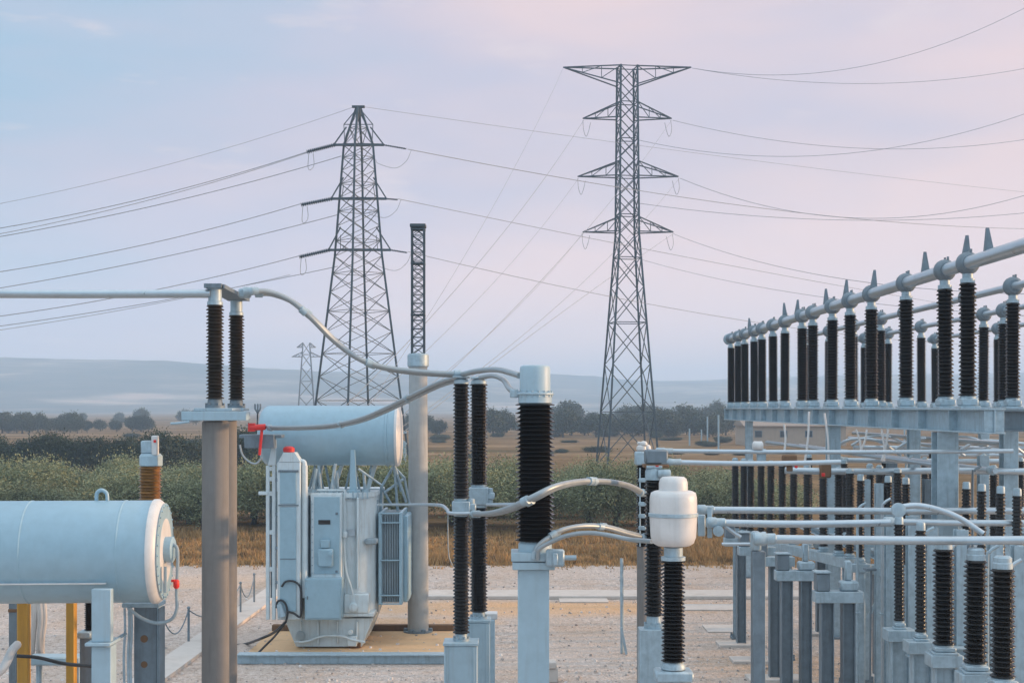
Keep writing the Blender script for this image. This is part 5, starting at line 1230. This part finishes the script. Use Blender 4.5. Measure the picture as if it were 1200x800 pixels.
for i, (px, Y, y1) in enumerate(((808, 190, 502), (829, 190, 488), (822, 210, 503), (842, 160, 486), (1040, 170, 500), (1060, 180, 498))):
    o = MB().box((PX(px, Y) - 0.09, Y - 0.09, 0), (PX(px, Y) + 0.09, Y + 0.09, PZ(y1, Y)), 0.01).build('fence_post', 'galv')
    tag(o, 'slim pale post standing in the dry field beyond the yard', 'post', 'posts in the dry field')

# ------------------------------------------------------------------ vegetation
def crown_mesh(name, rx, ry, rz, z0, nclump, nleaf, size, mat, seed, asp=2.2, flat=0.0):
    rnd = random.Random(seed); vs = []; fs = []
    lobes = [(rnd.uniform(-0.5, 0.5) * rx, rnd.uniform(-0.5, 0.5) * ry, rnd.uniform(-0.25, 0.45) * rz, rnd.uniform(0.5, 0.78)) for _ in range(6)] + [(0, 0, 0, 0.85)]
    for c_ in range(nclump):
        lx, ly, lz, ls = rnd.choice(lobes)
        while True:
            d = Vector((rnd.gauss(0, 1), rnd.gauss(0, 1), rnd.gauss(0, 1)))
            if d.length > 0.1: break
        d.normalize()
        k = ls * (0.45 + 0.6 * rnd.random() ** 0.6)
        cc = Vector((lx + d.x * rx * k, ly + d.y * ry * k, z0 + rz + lz + d.z * rz * k))
        if cc.z < z0 * 0.5: cc.z = z0 * 0.5 + rnd.random() * 0.3
        cs = rnd.uniform(0.16, 0.3) * min(rx, rz)
        up_ = Vector((d.x * 0.5, d.y * 0.5, 0.8))
        for l in range(nleaf):
            p = cc + Vector((rnd.gauss(0, cs), rnd.gauss(0, cs), rnd.gauss(0, cs * 0.9)))
            if p.z < 0.05: p.z = 0.05
            a = Vector((rnd.gauss(0, 1), rnd.gauss(0, 1), rnd.gauss(0, 1))) + up_ * 0.7; a.normalize()
            b_ = a.cross(Vector((rnd.gauss(0, 1), rnd.gauss(0, 1), rnd.gauss(0, 1)))).normalized()
            s_ = size * rnd.uniform(0.6, 1.4); a = a * s_; b_ = b_ * s_ / asp
            o = len(vs); vs += [p - a, p + b_, p + a, p - b_]; fs.append((o, o + 1, o + 2, o + 3))
    me = bpy.data.meshes.new(name); me.from_pydata([tuple(v) for v in vs], [], fs); me.update()
    me.materials.append(M[mat]); return me
def trunk_mesh(h, r, seed, spread):
    rnd = random.Random(seed); mb = MB()
    mb.tube([(0, 0, -0.1), (rnd.uniform(-.08, .08), 0, h * 0.3), (rnd.uniform(-.12, .12), rnd.uniform(-.1, .1), h * 0.55)], [r * 1.3, r, r * 0.8], 8)
    for k in range(5):
        a = k * 1.257 + rnd.random(); e = Vector((math.cos(a) * spread * rnd.uniform(.5, 1), math.sin(a) * spread * rnd.uniform(.5, 1), h * rnd.uniform(.85, 1.1)))
        mb.tube([(0, 0, h * 0.45), Vector((e.x * 0.4, e.y * 0.4, h * 0.7)), e], [r * 0.7, r * 0.45, r * 0.2], 6)
    me = mb.mesh('trunk'); me.materials.append(M['bark']); return me
def plant(name, crown, trunk, loc, rz, sc, label, cat, group):
    t = thing(name, label, cat, loc, group); t.rotation_euler = (0, 0, rz); t.scale = sc
    for nm, me in (('crown', crown), ('trunk', trunk)):
        o = bpy.data.objects.new(nm, me); COL.objects.link(o); o.parent = t
    return t
rnd = random.Random(11)
ol = [crown_mesh('olive_crown', 1.75, 1.6, 1.12, 0.42, 230, 95, 0.05, 'olive', s, 2.6) for s in (1, 2, 3, 4)]
otr = [trunk_mesh(1.5, 0.11, s, 0.9) for s in (1, 2)]
for row, (Y, step, hs) in enumerate(((57.5, 2.75, 1.0), (61, 2.8, 1.0), (65.5, 3.0, 0.97))):
    x = PX(-30, Y) + row * 0.8
    while x < PX(905, Y):
        hsc = hs * rnd.uniform(0.68, 1.04)
        plant('olive_tree', rnd.choice(ol), rnd.choice(otr), (x + rnd.uniform(-.3, .3), Y + rnd.uniform(-.7, .7), 0), rnd.uniform(0, 6.28), (rnd.uniform(.9, 1.15), rnd.uniform(.9, 1.15), hsc),
              'grey green olive tree in the dense olive grove behind the gravel yard', 'tree', 'olive trees of the grove')
        x += step * rnd.uniform(0.85, 1.15)
hd = [crown_mesh('dark_crown', 1.7, 1.5, 1.35, 0.2, 170, 70, 0.085, 'hedge', s, 1.8) for s in (21, 22, 23)]
htr = [trunk_mesh(1.6, 0.1, 5, 0.8)]
for (pa, pb, Y, sc) in ((-15, 160, 105, 0.88), (188, 236, 102, 1.02), (268, 330, 108, 1.0), (-15, 150, 110, 0.8)):
    x = PX(pa, Y)
    while x < PX(pb, Y):
        s_ = sc * rnd.uniform(0.85, 1.12)
        plant('dark_tree', rnd.choice(hd), htr[0], (x, Y + rnd.uniform(-1, 1), 0), rnd.uniform(0, 6.28), (s_ * 0.9, s_ * 0.9, s_),
              'dark green bushy tree in the hedge line beyond the olive grove at left', 'tree', 'dark hedge trees at left')
        x += 1.75 * rnd.uniform(0.8, 1.25)
ft = [crown_mesh('far_crown', 3.0, 2.6, 2.3, 0.9, 170, 50, 0.20, 'fartree', s, 1.5) for s in (31, 32, 33)]
ftr = trunk_mesh(3.0, 0.22, 9, 1.4)
def fartree(px, Y, h, w_=1.0, label='', group=''):
    s_ = h / 5.6
    plant('distant_tree', rnd.choice(ft), ftr, (PX(px, Y), Y, -0.05), rnd.uniform(0, 6.28), (s_ * w_, s_ * w_, s_), label, 'tree', group)
lbR = 'dark distant tree in the tree line between the two pylons and the insulator rows'; gR = 'distant trees at right'
for px in range(640, 858, 11): fartree(px + rnd.uniform(-4, 4), 255 + rnd.uniform(-12, 12), rnd.uniform(2.6, 4.8), rnd.uniform(0.9, 1.3), lbR, gR)
for px in range(655, 850, 19): fartree(px + rnd.uniform(-6, 6), 330 + rnd.uniform(-12, 20), rnd.uniform(3.4, 6.4), rnd.uniform(0.8, 1.2), lbR, gR)
for px, Y, h in ((578, 250, 4.6), (588, 262, 4.2), (500, 270, 3.6), (513, 260, 2.6), (484, 300, 4)): fartree(px, Y, h, 0.95, 'dark distant bush standing alone in the field behind the stacked insulators', 'lone distant bushes in the middle')
lbL = 'dark distant tree in the clump at the left edge'; gL = 'distant trees at left'
for px in range(-8, 92, 9): fartree(px + rnd.uniform(-3, 3), 285 + rnd.uniform(-12, 12), rnd.uniform(2.2, 3.9), rnd.uniform(0.85, 1.1), lbL, gL)
for px, Y, h in ((102, 300, 2.3), (118, 310, 2.4), (137, 305, 2.2), (155, 300, 3.0), (166, 300, 3.2), (174, 305, 2.6), (165, 480, 4.6), (97, 520, 3), (140, 540, 3), (215, 500, 4), (230, 420, 4)):
    fartree(px, Y, h, 1.1, 'lone dark bush on the pale plain left of the concrete columns', 'lone distant bushes at left')

for k in range(46):
    Y = rnd.choice((150, 170, 200, 230, 330, 420)) * rnd.uniform(0.9, 1.1); px = rnd.uniform(470, 870) if k % 5 else rnd.uniform(0, 320)
    plant('dry_shrub', rnd.choice(hd), htr[0], (PX(px, Y), Y, -0.15), rnd.uniform(0, 6.28), (Y / 300 * rnd.uniform(.7, 1.9), Y / 320 * rnd.uniform(.8, 1.4), Y / 330 * rnd.uniform(.25, .6)), 'low dark shrub scattered over the brown field between the grove and the distant trees', 'shrub', 'scattered shrubs in the brown field')
# dry grass verge as one mass
rnd = random.Random(5); vs = []; fs = []
def tuft(x, y, h, n_):
    for _ in range(n_):
        a = rnd.uniform(0, 6.28); bx, by = x + rnd.gauss(0, .07), y + rnd.gauss(0, .07); hh = h * rnd.uniform(.6, 1.25)
        wx, wy = math.cos(a) * 0.018, math.sin(a) * 0.018; lx, ly = rnd.gauss(0, .3) * hh, rnd.gauss(0, .3) * hh
        o = len(vs); vs.extend([(bx - wx, by - wy, 0), (bx + wx, by + wy, 0), (bx + lx, by + ly, hh)]); fs.append((o, o + 1, o + 2))
for _ in range(8500):
    y = 45.2 + 13 * rnd.random() ** 1.15
    x = rnd.uniform(PX(-30, y), PX(1230, y) if rnd.random() < 0.3 else PX(900, y))
    nz = mn.noise(Vector((x * 0.25, y * 0.5, 1)))
    tuft(x, y, 0.13 + 0.34 * max(0, nz + 0.15), 6 if nz < 0.1 else 10)
for _ in range(500):     # ragged fringe spilling on to the gravel
    x = rnd.uniform(-18, 12); y = 45.3 - abs(rnd.gauss(0, .5)); tuft(x, y, 0.10, 5)
me = bpy.data.meshes.new('dry_grass'); me.from_pydata(vs, [], fs); me.update(); me.materials.append(M['grass'])
o = bpy.data.objects.new('dry_grass', me); COL.objects.link(o); tag(o, kind='stuff', label='dry brown grass verge between the gravel yard and the olive grove')

# loose stones on the gravel, one mass
rnd = random.Random(9); vs = []; fs = []
for _ in range(3200):
    y = 25.5 + 19.5 * rnd.random() ** 1.6; x = rnd.uniform(PX(-20, y), PX(1220, y)); q = 0.014 + 0.03 * rnd.random() ** 3
    o = len(vs); a = rnd.uniform(0, 6.28)
    for k in range(5): vs.append((x + q * rnd.uniform(.7, 1.2) * math.cos(a + k * 1.257), y + q * rnd.uniform(.7, 1.2) * math.sin(a + k * 1.257), 0.002))
    for k in range(5): vs.append((x + q * .65 * math.cos(a + k * 1.257), y + q * .65 * math.sin(a + k * 1.257), q * rnd.uniform(.7, 1.1)))
    fs.append(tuple(range(o + 5, o + 10)))
    for k in range(5): fs.append((o + k, o + (k + 1) % 5, o + 5 + (k + 1) % 5, o + 5 + k))
m, nt, b = new_mat('stone'); g = nd(nt, 'ShaderNodeNewGeometry')
nt.links.new(ramp(nt, g.outputs['Random Per Island'], [(0.0, (0.26, 0.23, 0.21)), (0.4, (0.42, 0.37, 0.34)), (0.8, (0.56, 0.51, 0.48)), (1.0, (0.70, 0.66, 0.63))]), b.inputs['Base Color']); b.inputs['Roughness'].default_value = 0.9
me = bpy.data.meshes.new('loose_stones'); me.from_pydata(vs, [], fs); me.update(); me.materials.append(m)
o = bpy.data.objects.new('loose_stones', me); COL.objects.link(o); tag(o, kind='stuff', label='loose pale stones scattered over the gravel yard')
# ------------------------------------------------------------------ haze
m = bpy.data.materials.new('haze'); m.use_nodes = True; nt = m.node_tree; nt.nodes.clear()
out = nd(nt, 'ShaderNodeOutputMaterial'); pv = nd(nt, 'ShaderNodeVolumePrincipled')
pv.inputs['Color'].default_value = (0.54, 0.75, 1.0, 1); pv.inputs['Density'].default_value = 7.5e-4; pv.inputs['Anisotropy'].default_value = 0.0
nt.links.new(pv.outputs[0], out.inputs['Volume'])
mb = MB().add([(x, y, z) for x in (-1350, 1350) for y in (-100, 3000) for z in (-1.5, 84)], [(0, 1, 3, 2), (4, 6, 7, 5), (0, 4, 5, 1), (2, 3, 7, 6), (0, 2, 6, 4), (1, 5, 7, 3)])
o = mb.build('haze', m, smooth=False); tag(o, kind='stuff', label='pale blue evening haze over the plain and hills')
scene.cycles.volume_bounces = 2
